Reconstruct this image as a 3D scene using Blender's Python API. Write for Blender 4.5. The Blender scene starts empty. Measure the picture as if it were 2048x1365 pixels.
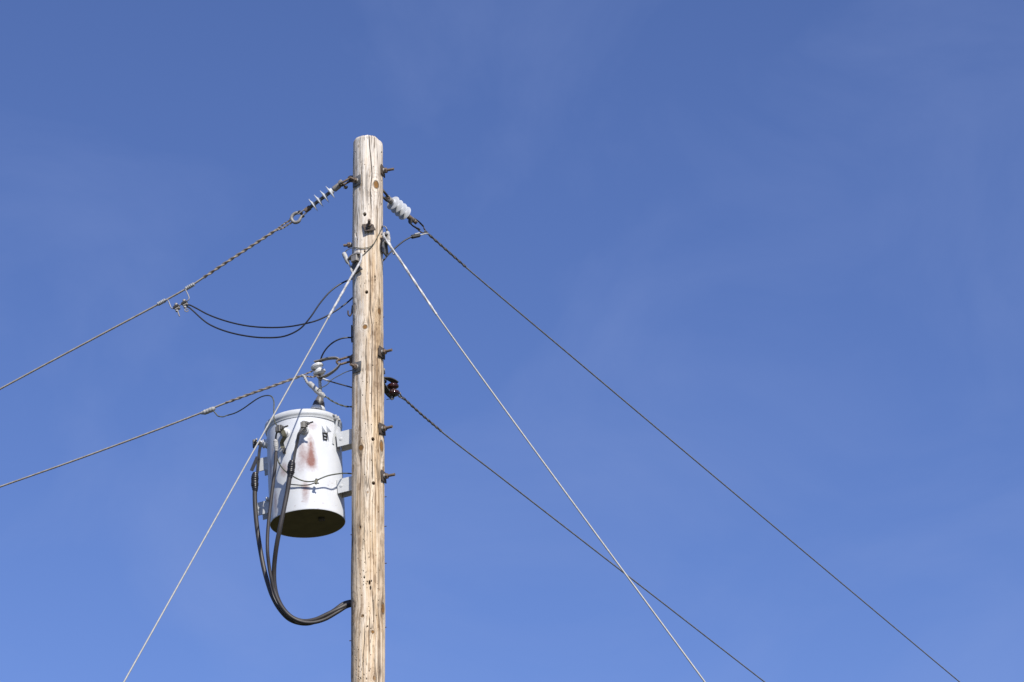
import bpy, bmesh, math, random
import numpy as np
from mathutils import Vector, Matrix

random.seed(7)
rad = math.radians
scene = bpy.context.scene
COL = scene.collection
PI = math.pi

# ------------------------------------------------------------------ camera
F = 5337.0                       # focal length in photo pixels (2048 wide)
CX, CY = 1024.0, 682.5
TH = rad(25.4)                   # pitch
RHO = math.asin(-0.05415 * math.sin(TH) / math.cos(TH))
CAM = Vector((0, 0, 1.6))
fw = Vector((0, math.cos(TH), math.sin(TH)))
r0 = Vector((1, 0, 0)); u0 = Vector((0, -math.sin(TH), math.cos(TH)))
RT = math.cos(RHO) * r0 + math.sin(RHO) * u0
UP = -math.sin(RHO) * r0 + math.cos(RHO) * u0
cd = bpy.data.cameras.new('camera')
cam = bpy.data.objects.new('camera', cd); COL.objects.link(cam)
cd.sensor_width = 36; cd.lens = 36 * F / 2048; cd.clip_end = 6000; cd.clip_start = 0.05
M3 = Matrix((RT, UP, -fw)).transposed()
cam.matrix_world = Matrix.Translation(CAM) @ M3.to_4x4()
scene.camera = cam

YP = 15.3                        # distance to the pole
def ray(x, y):
    return fw + ((x - CX) / F) * RT - ((y - CY) / F) * UP
def Q(x, y, dy=0.0):             # point seen at photo pixel (x, y), dy metres behind the pole's axis
    r = ray(x, y)
    return CAM + r * ((YP + dy) / r.y)
def PL(x, y, A, az):             # point at pixel on the vertical plane through A with azimuth az (deg, 0 = right, 90 = away)
    h = rad(az); n = Vector((-math.sin(h), math.cos(h), 0))
    r = ray(x, y)
    return CAM + r * ((A - CAM).dot(n) / r.dot(n))
def depth(p): return (p - CAM).dot(fw)

# pole axis and taper
PX = Q(735.8, 640).x
ZTOP = Q(736, 284).z
def _r(y, w): return w * depth(Q(736, y)) / F
zA, rA = Q(736, 330).z, _r(330, 30.1)
zB, rB = Q(736, 1340).z, _r(1340, 34.4)
def PR(z): return rA + (rB - rA) * (z - zA) / (zB - zA)
def pole_hit(x, y):
    r = ray(x, y); z = Q(x, y).z
    for _ in range(4):
        R = PR(z)
        a = r.x**2 + r.y**2; ox, oy = CAM.x - PX, CAM.y - YP
        b = 2 * (ox * r.x + oy * r.y); c = ox * ox + oy * oy - R * R
        D = max(b * b - 4 * a * c, 0)
        t = (-b - math.sqrt(D)) / (2 * a)
        p = CAM + r * t; z = p.z
    return math.atan2(p.x - PX, -(p.y - YP)), z
def PS(phi, z, off=0.0):
    R = PR(z) + off
    return Vector((PX + R * math.sin(phi), YP - R * math.cos(phi), z))
def H(x, y, off=0.0):
    ph, z = pole_hit(x, y)
    return PS(ph, z, off)
K = 0.00326                      # metres per photo pixel at the pole

# ------------------------------------------------------------------ materials
def new_mat(name):
    m = bpy.data.materials.new(name); m.use_nodes = True
    nt = m.node_tree; b = nt.nodes['Principled BSDF']
    return m, nt, b
def mat(name, c, rough=0.6, metal=0.0, var=0.25, scale=60.0, bump=0.15, c2=None, spec=0.5, contrast=(0.35, 0.7), coat=0.0):
    m, nt, b = new_mat(name)
    N, L = nt.nodes, nt.links
    tc = N.new('ShaderNodeTexCoord')
    no = N.new('ShaderNodeTexNoise'); no.inputs['Scale'].default_value = scale
    no.inputs['Detail'].default_value = 6; no.inputs['Roughness'].default_value = 0.65
    L.new(tc.outputs['Object'], no.inputs['Vector'])
    rp = N.new('ShaderNodeValToRGB')
    e = rp.color_ramp.elements
    lo = c2 if c2 else tuple(x * (1 - var) for x in c)
    e[0].position, e[1].position = contrast
    e[0].color = (*lo, 1); e[1].color = (*c, 1)
    L.new(no.outputs['Fac'], rp.inputs['Fac'])
    L.new(rp.outputs['Color'], b.inputs['Base Color'])
    b.inputs['Roughness'].default_value = rough
    b.inputs['Metallic'].default_value = metal
    b.inputs['Specular IOR Level'].default_value = spec
    b.inputs['Coat Weight'].default_value = coat
    if bump:
        bp = N.new('ShaderNodeBump'); bp.inputs['Strength'].default_value = bump
        bp.inputs['Distance'].default_value = 0.003
        n2 = N.new('ShaderNodeTexNoise'); n2.inputs['Scale'].default_value = scale * 4
        n2.inputs['Detail'].default_value = 4
        L.new(tc.outputs['Object'], n2.inputs['Vector'])
        L.new(n2.outputs['Fac'], bp.inputs['Height'])
        L.new(bp.outputs['Normal'], b.inputs['Normal'])
    return m

GALV = mat('galvanized_steel', (0.36, 0.34, 0.31), 0.6, 0.25, c2=(0.22, 0.20, 0.18))
GALV_L = mat('bright_galvanized', (0.50, 0.50, 0.49), 0.55, 0.2, c2=(0.36, 0.35, 0.33))
PLATE = mat('weathered_plate', (0.16, 0.165, 0.17), 0.6, 0.2, c2=(0.09, 0.085, 0.08))
RUST = mat('rusty_steel', (0.105, 0.08, 0.06), 0.8, 0.1, c2=(0.05, 0.035, 0.025), scale=90, bump=0.4)
RUSTG = mat('rust_brown_grey', (0.21, 0.165, 0.13), 0.75, 0.1, c2=(0.11, 0.07, 0.045), scale=90, bump=0.3)
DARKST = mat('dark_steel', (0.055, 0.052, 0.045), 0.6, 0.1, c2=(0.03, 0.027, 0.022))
SHEDM = mat('shed_polymer', (0.52, 0.535, 0.555), 0.5, 0, var=0.14, scale=30, bump=0.05)
RODM = mat('insulator_rod_rubber', (0.12, 0.12, 0.12), 0.6, 0, var=0.3)
PORC = mat('white_porcelain', (0.66, 0.665, 0.655), 0.22, 0, var=0.2, scale=40, bump=0.03)
BROWNP = mat('brown_glazed_porcelain', (0.05, 0.011, 0.007), 0.12, 0, var=0.3, bump=0.0, coat=0.5)
WIRE_B = mat('weathered_line_wire', (0.46, 0.42, 0.36), 0.55, 0.2, c2=(0.30, 0.26, 0.21), scale=40)
WIRE_G = mat('grey_line_wire', (0.28, 0.275, 0.26), 0.5, 0.3, c2=(0.17, 0.165, 0.15), scale=40)
GRIP_B = mat('brown_grip_rods', (0.42, 0.36, 0.28), 0.45, 0.3, c2=(0.18, 0.13, 0.09), scale=30)
GRIP_D = mat('dark_grip_rods', (0.24, 0.21, 0.18), 0.4, 0.35, c2=(0.08, 0.07, 0.06), scale=30)
GUYM = mat('guy_strand_zinc', (0.40, 0.39, 0.355), 0.5, 0.1, c2=(0.31, 0.30, 0.27), scale=50)
GUYGRIP = mat('guy_grip_zinc', (0.47, 0.46, 0.44), 0.5, 0.1, c2=(0.22, 0.21, 0.20), scale=40, contrast=(0.3, 0.55))
BLACKW = mat('black_insulated_wire', (0.028, 0.027, 0.028), 0.42, 0, var=0.4, bump=0.05)
CABLE = mat('dark_brown_cable', (0.05, 0.043, 0.04), 0.52, 0, var=0.35, scale=20, bump=0.05)
TAPE = mat('black_tape', (0.022, 0.02, 0.02), 0.33, 0, var=0.4, bump=0.2, scale=50)
COPPER = mat('oxidised_copper_wire', (0.12, 0.13, 0.085), 0.6, 0.1, c2=(0.05, 0.05, 0.035), scale=50)
TERM = mat('dark_terminal_metal', (0.19, 0.18, 0.16), 0.5, 0.3, c2=(0.08, 0.075, 0.065))
OLIVE = mat('oxidised_copper_strap', (0.20, 0.19, 0.13), 0.5, 0.2, c2=(0.12, 0.11, 0.07))
TAPEW = mat('grey_white_wrap', (0.48, 0.475, 0.455), 0.6, 0, c2=(0.28, 0.27, 0.25), scale=45, bump=0.15)
ALU = mat('aluminium_sleeve', (0.46, 0.465, 0.465), 0.5, 0.2, c2=(0.28, 0.28, 0.27))
BAILM = mat('dull_bail_wire', (0.34, 0.33, 0.32), 0.55, 0.2, c2=(0.24, 0.23, 0.22))
BUSHG = mat('bushing_grey', (0.17, 0.155, 0.145), 0.45, 0, c2=(0.11, 0.10, 0.095))
BUSHD = mat('bushing_dark_band', (0.05, 0.045, 0.045), 0.4)
PAINT = mat('pale_grey_paint', (0.59, 0.60, 0.595), 0.45, 0, var=0.14, scale=14, bump=0.05)
BASEP = mat('grimy_tank_base', (0.15, 0.125, 0.055), 0.75, 0, c2=(0.10, 0.082, 0.034), scale=12, bump=0.2)  # dark olive tone for the tank's bottom disc

# white tank paint with rust bloom (mask is a vertex attribute, broken up with noise)
m, nt, b = new_mat('tank_paint'); TANKM = m
N, L = nt.nodes, nt.links
at = N.new('ShaderNodeAttribute'); at.attribute_name = 'rust'
tc = N.new('ShaderNodeTexCoord')
n1 = N.new('ShaderNodeTexNoise'); n1.inputs['Scale'].default_value = 55; n1.inputs['Detail'].default_value = 9; n1.inputs['Roughness'].default_value = 0.75
L.new(tc.outputs['Object'], n1.inputs['Vector'])
ma = N.new('ShaderNodeMath'); ma.operation = 'MULTIPLY_ADD'; ma.inputs[1].default_value = 1.1; ma.inputs[2].default_value = -0.55
L.new(n1.outputs['Fac'], ma.inputs[0])
ad = N.new('ShaderNodeMath'); ad.operation = 'ADD'; L.new(at.outputs['Fac'], ad.inputs[0]); L.new(ma.outputs[0], ad.inputs[1])
mu = N.new('ShaderNodeMath'); mu.operation = 'MULTIPLY'; L.new(ad.outputs[0], mu.inputs[0])
sm = N.new('ShaderNodeMapRange'); sm.interpolation_type = 'SMOOTHSTEP'
sm.inputs['From Min'].default_value = 0.0; sm.inputs['From Max'].default_value = 0.25
L.new(at.outputs['Fac'], sm.inputs['Value']); L.new(sm.outputs[0], mu.inputs[1]); mu.use_clamp = True
n2 = N.new('ShaderNodeTexNoise'); n2.inputs['Scale'].default_value = 9; n2.inputs['Detail'].default_value = 5
L.new(tc.outputs['Object'], n2.inputs['Vector'])
rp = N.new('ShaderNodeValToRGB'); rp.color_ramp.elements[0].color = (0.60, 0.615, 0.63, 1); rp.color_ramp.elements[1].color = (0.66, 0.67, 0.68, 1)
rp.color_ramp.elements[0].position = 0.3; rp.color_ramp.elements[1].position = 0.65
L.new(n2.outputs['Fac'], rp.inputs['Fac'])
mx = N.new('ShaderNodeMix'); mx.data_type = 'RGBA'
L.new(mu.outputs[0], mx.inputs['Factor']); L.new(rp.outputs['Color'], mx.inputs['A']); mx.inputs['B'].default_value = (0.205, 0.068, 0.048, 1)
L.new(mx.outputs['Result'], b.inputs['Base Color'])
b.inputs['Roughness'].default_value = 0.5; b.inputs['Specular IOR Level'].default_value = 0.35

# weathered pole wood: vertex attribute masks r grain, g tan, b dark, a knot
m, nt, b = new_mat('weathered_wood'); WOOD = m
N, L = nt.nodes, nt.links
at = N.new('ShaderNodeAttribute'); at.attribute_name = 'wood'
sp = N.new('ShaderNodeSeparateColor'); L.new(at.outputs['Color'], sp.inputs['Color'])
tc = N.new('ShaderNodeTexCoord')
mp = N.new('ShaderNodeMapping'); mp.inputs['Scale'].default_value = (1, 1, 0.035)
L.new(tc.outputs['Object'], mp.inputs['Vector'])
n1 = N.new('ShaderNodeTexNoise'); n1.inputs['Scale'].default_value = 330; n1.inputs['Detail'].default_value = 5; n1.inputs['Roughness'].default_value = 0.6
L.new(mp.outputs['Vector'], n1.inputs['Vector'])
gm = N.new('ShaderNodeMath'); gm.operation = 'MULTIPLY_ADD'; gm.inputs[1].default_value = 0.5; gm.inputs[2].default_value = -0.25
L.new(n1.outputs['Fac'], gm.inputs[0])
ga = N.new('ShaderNodeMath'); ga.operation = 'ADD'; ga.use_clamp = True
L.new(gm.outputs[0], ga.inputs[0]); L.new(sp.outputs['Red'], ga.inputs[1])
rg = N.new('ShaderNodeValToRGB'); e = rg.color_ramp.elements
e[0].position = 0.05; e[0].color = (0.29, 0.225, 0.165, 1); e[1].position = 0.9; e[1].color = (0.78, 0.735, 0.665, 1)
x = e.new(0.45); x.color = (0.605, 0.54, 0.455, 1)
rt = N.new('ShaderNodeValToRGB'); e = rt.color_ramp.elements
e[0].position = 0.05; e[0].color = (0.20, 0.115, 0.058, 1); e[1].position = 0.95; e[1].color = (0.80, 0.63, 0.42, 1)
x = e.new(0.5); x.color = (0.60, 0.43, 0.255, 1)
L.new(ga.outputs[0], rg.inputs['Fac']); L.new(ga.outputs[0], rt.inputs['Fac'])
m1 = N.new('ShaderNodeMix'); m1.data_type = 'RGBA'; L.new(sp.outputs['Green'], m1.inputs['Factor'])
L.new(rg.outputs['Color'], m1.inputs['A']); L.new(rt.outputs['Color'], m1.inputs['B'])
m2 = N.new('ShaderNodeMix'); m2.data_type = 'RGBA'; L.new(at.outputs['Alpha'], m2.inputs['Factor'])
L.new(m1.outputs['Result'], m2.inputs['A']); m2.inputs['B'].default_value = (0.30, 0.15, 0.045, 1)
m3 = N.new('ShaderNodeMix'); m3.data_type = 'RGBA'; L.new(sp.outputs['Blue'], m3.inputs['Factor'])
L.new(m2.outputs['Result'], m3.inputs['A']); m3.inputs['B'].default_value = (0.035, 0.024, 0.017, 1)
L.new(m3.outputs['Result'], b.inputs['Base Color'])
b.inputs['Roughness'].default_value = 0.85; b.inputs['Specular IOR Level'].default_value = 0.2
bp = N.new('ShaderNodeBump'); bp.inputs['Strength'].default_value = 0.35; bp.inputs['Distance'].default_value = 0.002
L.new(n1.outputs['Fac'], bp.inputs['Height']); L.new(bp.outputs['Normal'], b.inputs['Normal'])

# ------------------------------------------------------------------ mesh helpers
def catmull(pts, step):
    pts = [Vector(p) for p in pts]
    if len(pts) == 2: ex = [2 * pts[0] - pts[1], *pts, 2 * pts[1] - pts[0]]
    else: ex = [2 * pts[0] - pts[1], *pts, 2 * pts[-1] - pts[-2]]
    out = []
    for i in range(1, len(ex) - 2):
        p0, p1, p2, p3 = ex[i-1:i+3]
        # centripetal parameterisation keeps curves free of kinks
        d1 = max((p1-p0).length, 1e-6)**0.5; d2 = max((p2-p1).length, 1e-6)**0.5; d3 = max((p3-p2).length, 1e-6)**0.5
        m1 = (p1-p0)/d1 - (p2-p0)/(d1+d2) + (p2-p1)/d2
        m2 = (p2-p1)/d2 - (p3-p1)/(d2+d3) + (p3-p2)/d3
        m1 *= d2; m2 *= d2
        n = max(1, int(math.ceil((p2-p1).length / step)))
        for k in range(n):
            t = k / n; t2 = t*t; t3 = t2*t
            out.append((2*t3-3*t2+1)*p1 + (t3-2*t2+t)*m1 + (-2*t3+3*t2)*p2 + (t3-t2)*m2)
    out.append(pts[-1])
    return out
def frames(P):
    T = []
    for i in range(len(P)):
        a = P[max(i-1, 0)]; c = P[min(i+1, len(P)-1)]
        d = c - a
        T.append(d.normalized() if d.length > 1e-9 else Vector((0, 0, 1)))
    ref = Vector((0, 0, 1)) if abs(T[0].z) < 0.9 else Vector((1, 0, 0))
    n = (ref - T[0] * ref.dot(T[0])).normalized()
    R = []
    for t in T:
        n = n - t * n.dot(t)
        n = n.normalized() if n.length > 1e-9 else t.orthogonal().normalized()
        R.append((t, n, t.cross(n)))
    return R
class MB:
    def __init__(s): s.v = []; s.f = []
    def ring_sweep(s, rings, cap=True):
        base = len(s.v); n = len(rings[0])
        for r in rings: s.v += r
        for i in range(len(rings) - 1):
            for j in range(n):
                a = base + i*n + j; c = base + i*n + (j+1) % n
                s.f.append((a, c, c + n, a + n))
        if cap:
            s.f.append(tuple(base + j for j in reversed(range(n))))
            s.f.append(tuple(base + (len(rings)-1)*n + j for j in range(n)))
        return s
    def tube(s, pts, r, n=10, step=0.02, lobes=0, amp=0.0, pitch=0.1, flat=1.0, phase=0.0, straight=False, rfun=None):
        P = [Vector(p) for p in pts] if straight else catmull(pts, step)
        Fm = frames(P); L = 0; rings = []
        tot = sum((P[i]-P[i-1]).length for i in range(1, len(P)))
        for i, p in enumerate(P):
            if i: L += (P[i] - P[i-1]).length
            t, a, c = Fm[i]; rr = r if rfun is None else r * rfun(L / tot, L)
            tw = 2 * PI * L / pitch if lobes else 0
            ring = []
            for j in range(n):
                th = 2 * PI * j / n
                q = rr * (1 + amp * math.cos(lobes * (th - tw) + phase)) if lobes else rr
                ring.append(p + a * (q * math.cos(th)) + c * (q * flat * math.sin(th)))
            rings.append(ring)
        return s.ring_sweep(rings)
    def strand(s, pts, r, off, pitch, count, n=8, step=0.006):
        # count rods wound round the path as helices
        P = catmull(pts, step); Fm = frames(P)
        for k in range(count):
            L = 0; rods = []
            for i, p in enumerate(P):
                if i: L += (P[i] - P[i-1]).length
                t, a, c = Fm[i]; th = 2*PI*(L/pitch + k/count)
                rods.append(p + (a*math.cos(th) + c*math.sin(th))*off)
            s.tube(rods, r, n=n, straight=True)
        return s
    def cyl(s, p0, p1, r, r2=None, n=20, bev=0.0):
        p0, p1 = Vector(p0), Vector(p1); d = (p1 - p0).length
        r2 = r if r2 is None else r2
        if bev: prof = [(r-bev, 0), (r, bev), (r2, d-bev), (r2-bev, d)]
        else: prof = [(r, 0), (r2, d)]
        return s.lathe(p0, p1 - p0, prof, n)
    def lathe(s, p, axis, prof, n=32, ph=0.0):
        z = Vector(axis).normalized()
        x = z.orthogonal().normalized(); y = z.cross(x)
        rings = [[p + z*h + x*(r*math.cos(ph+2*PI*j/n)) + y*(r*math.sin(ph+2*PI*j/n)) for j in range(n)] for r, h in prof]
        return s.ring_sweep(rings)
    def torus(s, c, nrm, R, r, n=28, k=10, a0=0.0, a1=2*PI, xdir=None, flat=1.0):
        z = Vector(nrm).normalized()
        x = (Vector(xdir) - z*Vector(xdir).dot(z)).normalized() if xdir is not None else z.orthogonal().normalized()
        y = z.cross(x); full = abs(a1 - a0) > 2*PI - 1e-3
        rings = []
        for i in range(n + 1):
            a = a0 + (a1-a0)*i/n; d = x*math.cos(a) + y*math.sin(a)
            rings.append([c + d*(R + r*math.cos(2*PI*j/k)) + z*(r*flat*math.sin(2*PI*j/k)) for j in range(k)])
        if full: rings[-1] = [v.copy() for v in rings[0]]
        return s.ring_sweep(rings, cap=not full)
    def box(s, c, ax, ay, az, hx, hy, hz, bev=0.0):
        c = Vector(c); ax = Vector(ax).normalized(); ay = Vector(ay); ay = (ay - ax*ay.dot(ax)).normalized()
        az = ax.cross(ay)
        def ringat(x, k): 
            hy2, hz2 = hy - k, hz - k; q = min(bev, hy2*0.9, hz2*0.9) if bev else 0
            if not q: pr = [(-hy2, -hz2), (hy2, -hz2), (hy2, hz2), (-hy2, hz2)]
            else: pr = [(-hy2+q, -hz2), (hy2-q, -hz2), (hy2, -hz2+q), (hy2, hz2-q), (hy2-q, hz2), (-hy2+q, hz2), (-hy2, hz2-q), (-hy2, -hz2+q)]
            return [c + ax*x + ay*p + az*w for p, w in pr]
        if bev:
            bb = min(bev, hx*0.4, hy*0.4, hz*0.4)
            rings = [ringat(-hx, bb), ringat(-hx+bb, 0), ringat(hx-bb, 0), ringat(hx, bb)]
        else: rings = [ringat(-hx, 0), ringat(hx, 0)]
        return s.ring_sweep(rings)
    def strap(s, pts, w, th, wdir, step=0.01, wfun=None):
        P = catmull(pts, step); Fm = frames(P); rings = []
        for i, p in enumerate(P):
            t = Fm[i][0]; wd = Vector(wdir); wd = (wd - t*wd.dot(t)).normalized(); nn = t.cross(wd)
            ww = w if wfun is None else w * wfun(i/(len(P)-1))
            rings.append([p + wd*ww + nn*th, p - wd*ww + nn*th, p - wd*ww - nn*th, p + wd*ww - nn*th])
        return s.ring_sweep(rings)
    def prism(s, poly, d):
        # extrude a polygon of 3-D points by vector d
        base = len(s.v); n = len(poly); d = Vector(d)
        s.v += [Vector(p) for p in poly] + [Vector(p) + d for p in poly]
        s.f.append(tuple(base + j for j in range(n))); s.f.append(tuple(base + n + j for j in reversed(range(n))))
        for j in range(n): s.f.append((base+j, base+n+j, base+n+(j+1) % n, base+(j+1) % n))
        return s
    def mesh(s, name, origin=Vector((0, 0, 0)), angle=38):
        me = bpy.data.meshes.new(name)
        me.from_pydata([tuple(v - origin) for v in s.v], [], s.f)
        bm = bmesh.new(); bm.from_mesh(me); bmesh.ops.remove_doubles(bm, verts=bm.verts, dist=1e-6)
        bmesh.ops.recalc_face_normals(bm, faces=bm.faces); bm.to_mesh(me); bm.free()
        me.polygons.foreach_set('use_smooth', [True] * len(me.polygons))
        me.set_sharp_from_angle(angle=rad(angle))
        return me

def tag(o, label, cat, group=None):
    o['label'] = label; o['category'] = cat
    if group: o['group'] = group
def thing(name, label, cat, loc, group=None):
    o = bpy.data.objects.new(name, None); COL.objects.link(o)
    o.location = loc; o.empty_display_size = 0.05
    tag(o, label, cat, group)
    return o
def root_loc(o):
    v = Vector((0, 0, 0))
    while o is not None:
        v = v + o.location; o = o.parent
    return v
def part(name, mb, material, parent, label=None, angle=38):
    org = root_loc(parent)
    me = mb.mesh(name, org, angle); me.materials.append(material)
    o = bpy.data.objects.new(name, me); COL.objects.link(o); o.parent = parent
    if label: o['label'] = label
    return o
def solo(name, mb, material, label, cat, loc, group=None, angle=38):
    loc = Vector(loc)
    me = mb.mesh(name, loc, angle); me.materials.append(material)
    o = bpy.data.objects.new(name, me); COL.objects.link(o); o.location = loc
    tag(o, label, cat, group)
    return o

# ------------------------------------------------------------------ ground
m, nt, b = new_mat('dry_grass_ground'); N, L = nt.nodes, nt.links
tc = N.new('ShaderNodeTexCoord'); no = N.new('ShaderNodeTexNoise'); no.inputs['Scale'].default_value = 0.6; no.inputs['Detail'].default_value = 10
L.new(tc.outputs['Object'], no.inputs['Vector'])
rp = N.new('ShaderNodeValToRGB'); rp.color_ramp.elements[0].color = (0.03, 0.036, 0.012, 1); rp.color_ramp.elements[1].color = (0.075, 0.065, 0.03, 1)
L.new(no.outputs['Fac'], rp.inputs['Fac']); L.new(rp.outputs['Color'], b.inputs['Base Color']); b.inputs['Roughness'].default_value = 0.95
gb = MB(); S = 2500.0; G = 24
for i in range(G + 1):
    for j in range(G + 1):
        x, y = -S + 2*S*i/G, -S + 2*S*j/G
        gb.v.append(Vector((x, y, 0.0 if math.hypot(x, y) < 400 else 3*math.sin(x*0.004)*math.sin(y*0.005))))
for i in range(G):
    for j in range(G):
        a = i*(G+1)+j; gb.f.append((a, a+G+1, a+G+2, a+1))
me = gb.mesh('ground'); me.materials.append(m)
ground = bpy.data.objects.new('ground', me); COL.objects.link(ground); ground['kind'] = 'structure'

# ------------------------------------------------------------------ pole
def hash2(ix, iy, seed):
    h = (ix.astype(np.int64) * 374761393 + iy.astype(np.int64) * 668265263 + seed * 1442695041) & 0xFFFFFFFF
    h = ((h ^ (h >> 13)) * 1274126177) & 0xFFFFFFFF
    h = ((h ^ (h >> 16)) * 2246822519) & 0xFFFFFFFF
    return ((h ^ (h >> 15)) & 0xFFFFFF).astype(np.float64) / 0xFFFFFF
def vn(x, y, seed=0):
    ix, iy = np.floor(x), np.floor(y); fx, fy = x - ix, y - iy
    fx = fx*fx*fx*(fx*(fx*6-15)+10); fy = fy*fy*fy*(fy*(fy*6-15)+10)
    a = hash2(ix, iy, seed); bq = hash2(ix+1, iy, seed); c = hash2(ix, iy+1, seed); d = hash2(ix+1, iy+1, seed)
    return (a*(1-fx)+bq*fx)*(1-fy) + (c*(1-fx)+d*fx)*fy
def fbm(x, y, seed, o=3):
    t = 0; w = 0.5; s_ = 0
    for k in range(o):
        t = t + w*vn(x*2**k, y*2**k, seed+k*17); s_ += w; w *= 0.5
    return t/s_

pole = thing('utility_pole', 'weathered pale wooden utility pole, cracked and knotty, standing upright', 'utility pole', (PX, YP, 0))
zlo = Q(736, 1400).z
phs = np.concatenate([np.linspace(-102, 102, 300), np.linspace(102, 258, 26)[1:-1]]) * PI/180
zs = np.concatenate([np.linspace(0, zlo, 24)[:-1], np.linspace(zlo, ZTOP, 1750)])
nph, nz = len(phs), len(zs)
PHI, Z = np.meshgrid(phs, zs)
Rz = rA + (rB - rA)*(Z - zA)/(zB - zA)
U = Rz*PHI; V = Z
def uv(px, py):
    ph, z = pole_hit(px, py)
    return ph*PR(z), z
knots = [(752, 370, 5.0, 1.5, 1), (730, 654, 3.6, 1.1, 1), (759, 623, 3.6, 1.8, 1), (722, 896, 4.4, 1.1, 1), (763, 893, 5, 2.0, 1),
         (705.5, 938, 5, 1.4, 0.5), (725, 1232, 2.5, 1.1, 0.8), (745.5, 1264, 2.5, 1.1, 1), (766, 1217, 5, 1.8, 1), (735, 985, 1.8, 1.2, 0.6),
         (709, 618, 5, 2.2, 0.15), (705, 1217, 7, 2.0, 0.15), (749, 1357, 2.6, 1.5, 0.7), (720, 1055, 2.2, 1.4, 0.6), (766, 940, 3, 1.6, 0.7), (758, 1180, 1.5, 1.5, 0.4)]
psi = U + 0.004*(vn(U*25, V*2.2, 3) - 0.5) + 0.010*(vn(U*6, V*0.9, 4) - 0.5)
KN = np.zeros_like(U); DK = np.zeros_like(U); DISP = np.zeros_like(U); TANK_ = np.zeros_like(U)
ringl = np.zeros_like(U)
for (kx, ky, kr, asp, amt) in knots:
    uk, vk = uv(kx, ky); a = kr*K*1.15
    du, dv = U - uk, (V - vk)
    r2 = du**2 + (dv/2.0)**2
    psi = psi - du * (1.7*a)**2/(r2 + (1.4*a)**2) * np.exp(-r2/(9*a)**2)
    rr = np.sqrt(du**2 + (dv/asp)**2)/a
    wob = 0.16*(vn(np.arctan2(dv, du)*2+9, rr*1.5, int(kx)) - 0.5)
    core = np.clip((1.05 - rr + wob)/0.18, 0, 1)
    KN = np.maximum(KN, core*amt)
    rim = np.exp(-((rr + wob - 1.05)/0.16)**2)
    DK = np.maximum(DK, rim*0.8*amt + core*0.45*np.clip(vn(U*700, V*500, int(kx)+5)*1.8-0.7, 0, 1))
    ringl = np.maximum(ringl, np.exp(-(rr/3.2)**2)*(rr > 1.1)*np.clip(np.sin(rr*7 + 3*wob)*1.6-0.7, 0, 1)*0.55)
    DISP += 0.0012*np.exp(-(rr/2.0)**2) - 0.0012*core
    TANK_ = np.maximum(TANK_, 0.7*amt*np.exp(-(rr/2.1)**2))
grain = 0.36*vn(psi*72, V*1.5, 10) + 0.34*vn(psi*150, V*2.2, 11) + 0.24*vn(psi*420, V*5, 12) + 0.12*vn(psi*900, V*9, 13) + 0.25*fbm(U*22, V*9, 14) - 0.16
grain = np.clip((grain - 0.5)*1.45 + 0.66, 0, 1)
# fine checks following the grain
def check_lines(fr, zf, wid, seed, thr):
    n_ = vn(psi*fr, V*zf, seed)
    msk = np.clip((fbm(U*14, V*2.2, seed+5) - thr)/0.08, 0, 1)
    return np.exp(-((n_ - 0.5)/wid)**2)*msk
c1 = check_lines(95, 1.3, 0.042, 21, 0.47)
c2 = check_lines(170, 2.6, 0.065, 22, 0.5)
c3 = check_lines(300, 5.0, 0.06, 23, 0.52)
c4 = check_lines(130, 1.8, 0.05, 24, 0.44)
DK = np.maximum(DK, np.maximum(np.maximum(c1*0.62, c4*0.6), np.maximum(c2*0.7, c3*0.45)))
DISP -= 0.0010*c1 + 0.0008*c2 + 0.0004*c3
cracks = [([(737.5, 262), (739, 291), (741, 309), (742.5, 327), (744, 347), (742, 368), (740.5, 383), (742, 405), (743, 432)], 1.9, 1.0),
          ([(719, 266), (720, 301), (721, 332), (724, 357), (726, 400), (727, 440)], 1.0, 0.75),
          ([(748, 264), (749, 285), (750, 300)], 1.2, 0.9), ([(728, 266), (728.5, 283)], 1.0, 0.7), ([(713, 266), (714, 286)], 0.9, 0.7),
          ([(740, 383), (744, 396)], 1.0, 0.8), ([(731, 430), (731, 480)], 0.7, 0.6), ([(755, 395), (756, 440), (754, 470)], 0.7, 0.5),
          ([(739, 470), (739, 503), (740.4, 562), (741, 597), (740, 620), (742, 637), (744.5, 650), (744.5, 690), (744, 760), (743, 800), (741, 850)], 1.35, 0.95),
          ([(731, 659), (732, 682), (730.5, 711), (733, 760), (731, 800), (732, 832)], 1.2, 0.9),
          ([(759, 598), (759.5, 612)], 1.6, 0.95), ([(734, 815), (735.5, 840), (736, 863)], 1.1, 0.9),
          ([(742.5, 881), (744, 910), (745, 966)], 1.6, 1.0), ([(746, 966), (746.5, 990), (744.5, 1010), (744, 1049), (745, 1120)], 1.1, 0.85),
          ([(727, 1040), (728, 1070), (729, 1093), (731, 1132)], 1.1, 0.85), ([(744, 1160), (744.5, 1188), (747, 1227), (749, 1256)], 1.1, 0.85),
          ([(727.5, 1242), (729, 1280), (725.5, 1316), (726.6, 1380)], 1.3, 0.9), ([(739.4, 1228), (738.5, 1280), (738.5, 1314)], 1.2, 0.9),
          ([(755, 1005), (755, 1050), (755, 1090)], 0.8, 0.6), ([(750, 1290), (750, 1350)], 0.9, 0.6), ([(716, 620), (718, 690), (716, 740)], 0.8, 0.5),
          ([(758, 660), (757, 700)], 0.8, 0.5), ([(724, 930), (725, 985)], 0.8, 0.5), ([(752, 820), (751, 850)], 0.8, 0.5),
          ([(713, 800), (712, 860)], 0.8, 0.6), ([(733, 905), (734, 950)], 0.8, 0.6), ([(757, 960), (757, 1010)], 0.8, 0.5)]
front = slice(0, 300)
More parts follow.
